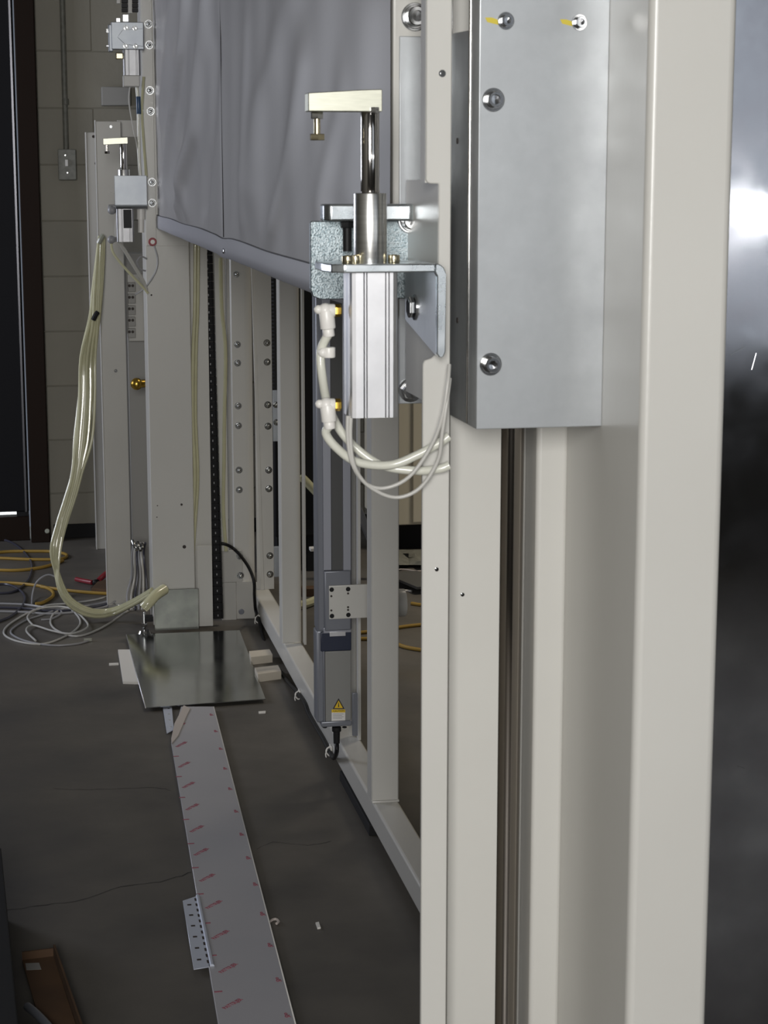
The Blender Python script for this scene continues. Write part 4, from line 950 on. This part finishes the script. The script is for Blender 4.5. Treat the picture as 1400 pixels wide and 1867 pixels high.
# ================================================================== BEYOND THE FRAME, SEEN THROUGH GAPS
cab = thing('white_cabinet', 'cream cabinet standing by the far wall, seen through the gap by the nearest upright', 'cabinet', (1.7, 7.5, 0))
zc = uY(750, 957, 7.45).z
part(cab, 'body', 'cabinet_paint', lambda b: b.box((uY(700, 850, 7.45).x, 7.45, zc), (2.6, 7.9, 1.75), .004))
part(cab, 'door', 'cabinet_paint', lambda b: b.box((uY(752, 850, 7.44).x, 7.438, zc + .01), (2.4, 7.449, 1.7), .004))
part(cab, 'plinth', 'black_rubber', lambda b: b.box((uY(702, 950, 7.5).x, 7.5, 0), (2.58, 7.88, zc)))
db = thing('dark_machine', 'dark machine bulk in shade behind the slim far upright', 'machine', (1.1, 7.2, 0))
part(db, 'body', 'black_rubber', lambda b: b.box((uY(500, 800, 7.1).x, 7.1, .14), (uY(578, 800, 7.1).x, 7.6, 1.9), .01))
part(db, 'leg', 'black_rubber', lambda b: b.box((uY(505, 800, 7.1).x, 7.12, 0), (uY(520, 800, 7.1).x, 7.5, .14)))
part(db, 'leg', 'black_rubber', lambda b: b.box((uY(560, 800, 7.1).x, 7.12, 0), (uY(574, 800, 7.1).x, 7.5, .14)))
tag(MB().tube([uY(548, 868, 7.084), uY(560, 880, 7.084), uY(574, 895, 7.084), uY(590, 912, 7.084)], .016, 10).build('tube_bundle', 'air_tube'), 'pale tube bundle slanting across the dark machine', 'tubes')
tag(MB().box(uY(566, 1006, 7.05), uY(573, 996, 7.09), .002).build('bright_tag', 'label_white'), 'small bright tag on the dark machine', 'tag')
fcable('coil of pale tubes on the floor behind the slim far upright', [(540, 1105), (560, 1100), (580, 1092), (600, 1088)], .016, 'air_tube', name='tube_coil', cat='tubes')
tag(MB().box(zof(548, 1083, .0), zof(600, 1072, .03), .002).build('timber_offcut', 'cardboard'), 'brown timber offcut on the floor beyond the slim far upright', 'timber')
brc = thing('leaning_bar', 'dark bar leaning diagonally between actuator and nearest upright', 'bar', uY(670, 985, 6.9))
part(brc, 'bar', 'actuator_grey', lambda b: b.prism([(uY(x, y, 6.9).x, uY(x, y, 6.9).z) for x, y in [(640, 870), (655, 918), (664, 935), (700, 1030), (690, 1030), (655, 950), (636, 890)]], 'y', 6.9, 6.94, .002))
pw = thing('plastic_wrap', 'crumpled clear plastic wrap lying on a dark tray beyond the beam', 'plastic', zof(750, 1030))
part(pw, 'film', 'box_grey', lambda b: b.grid([[zof(690 + i * 11, 1030 - j * 7, .012 + .02 * random.random()) for i in range(10)] for j in range(5)]))
part(pw, 'lower_edge', 'film_loose', lambda b: b.tube([zof(700, 1040, .012), zof(735, 1038, .012), zof(760, 1041, .012), zof(790, 1040, .012)], .003, 6))
dt = thing('flat_board', 'dark flat board lying on the floor beyond the nearest upright', 'board', zof(750, 1060))
part(dt, 'sheet', 'actuator_dark', lambda b: b.prism([(p.x, p.y) for p in [zof(700, 1045, .03), zof(760, 1070, .03), zof(820, 1066, .03), (zof(760, 1040, .03))]], 'z', .02, .03, .001))
part(dt, 'support', 'black_rubber', lambda b: b.prism([(p.x, p.y) for p in [zof(720, 1055, .0), zof(760, 1075, .0), zof(800, 1072, .0), (zof(760, 1050, .0))]], 'z', 0, .02))
fcable('short white strip on the floor beyond the nearest upright', [(736, 1077), (744, 1077), (750, 1078)], .004, 'white_plastic', name='white_strip', cat='strip')
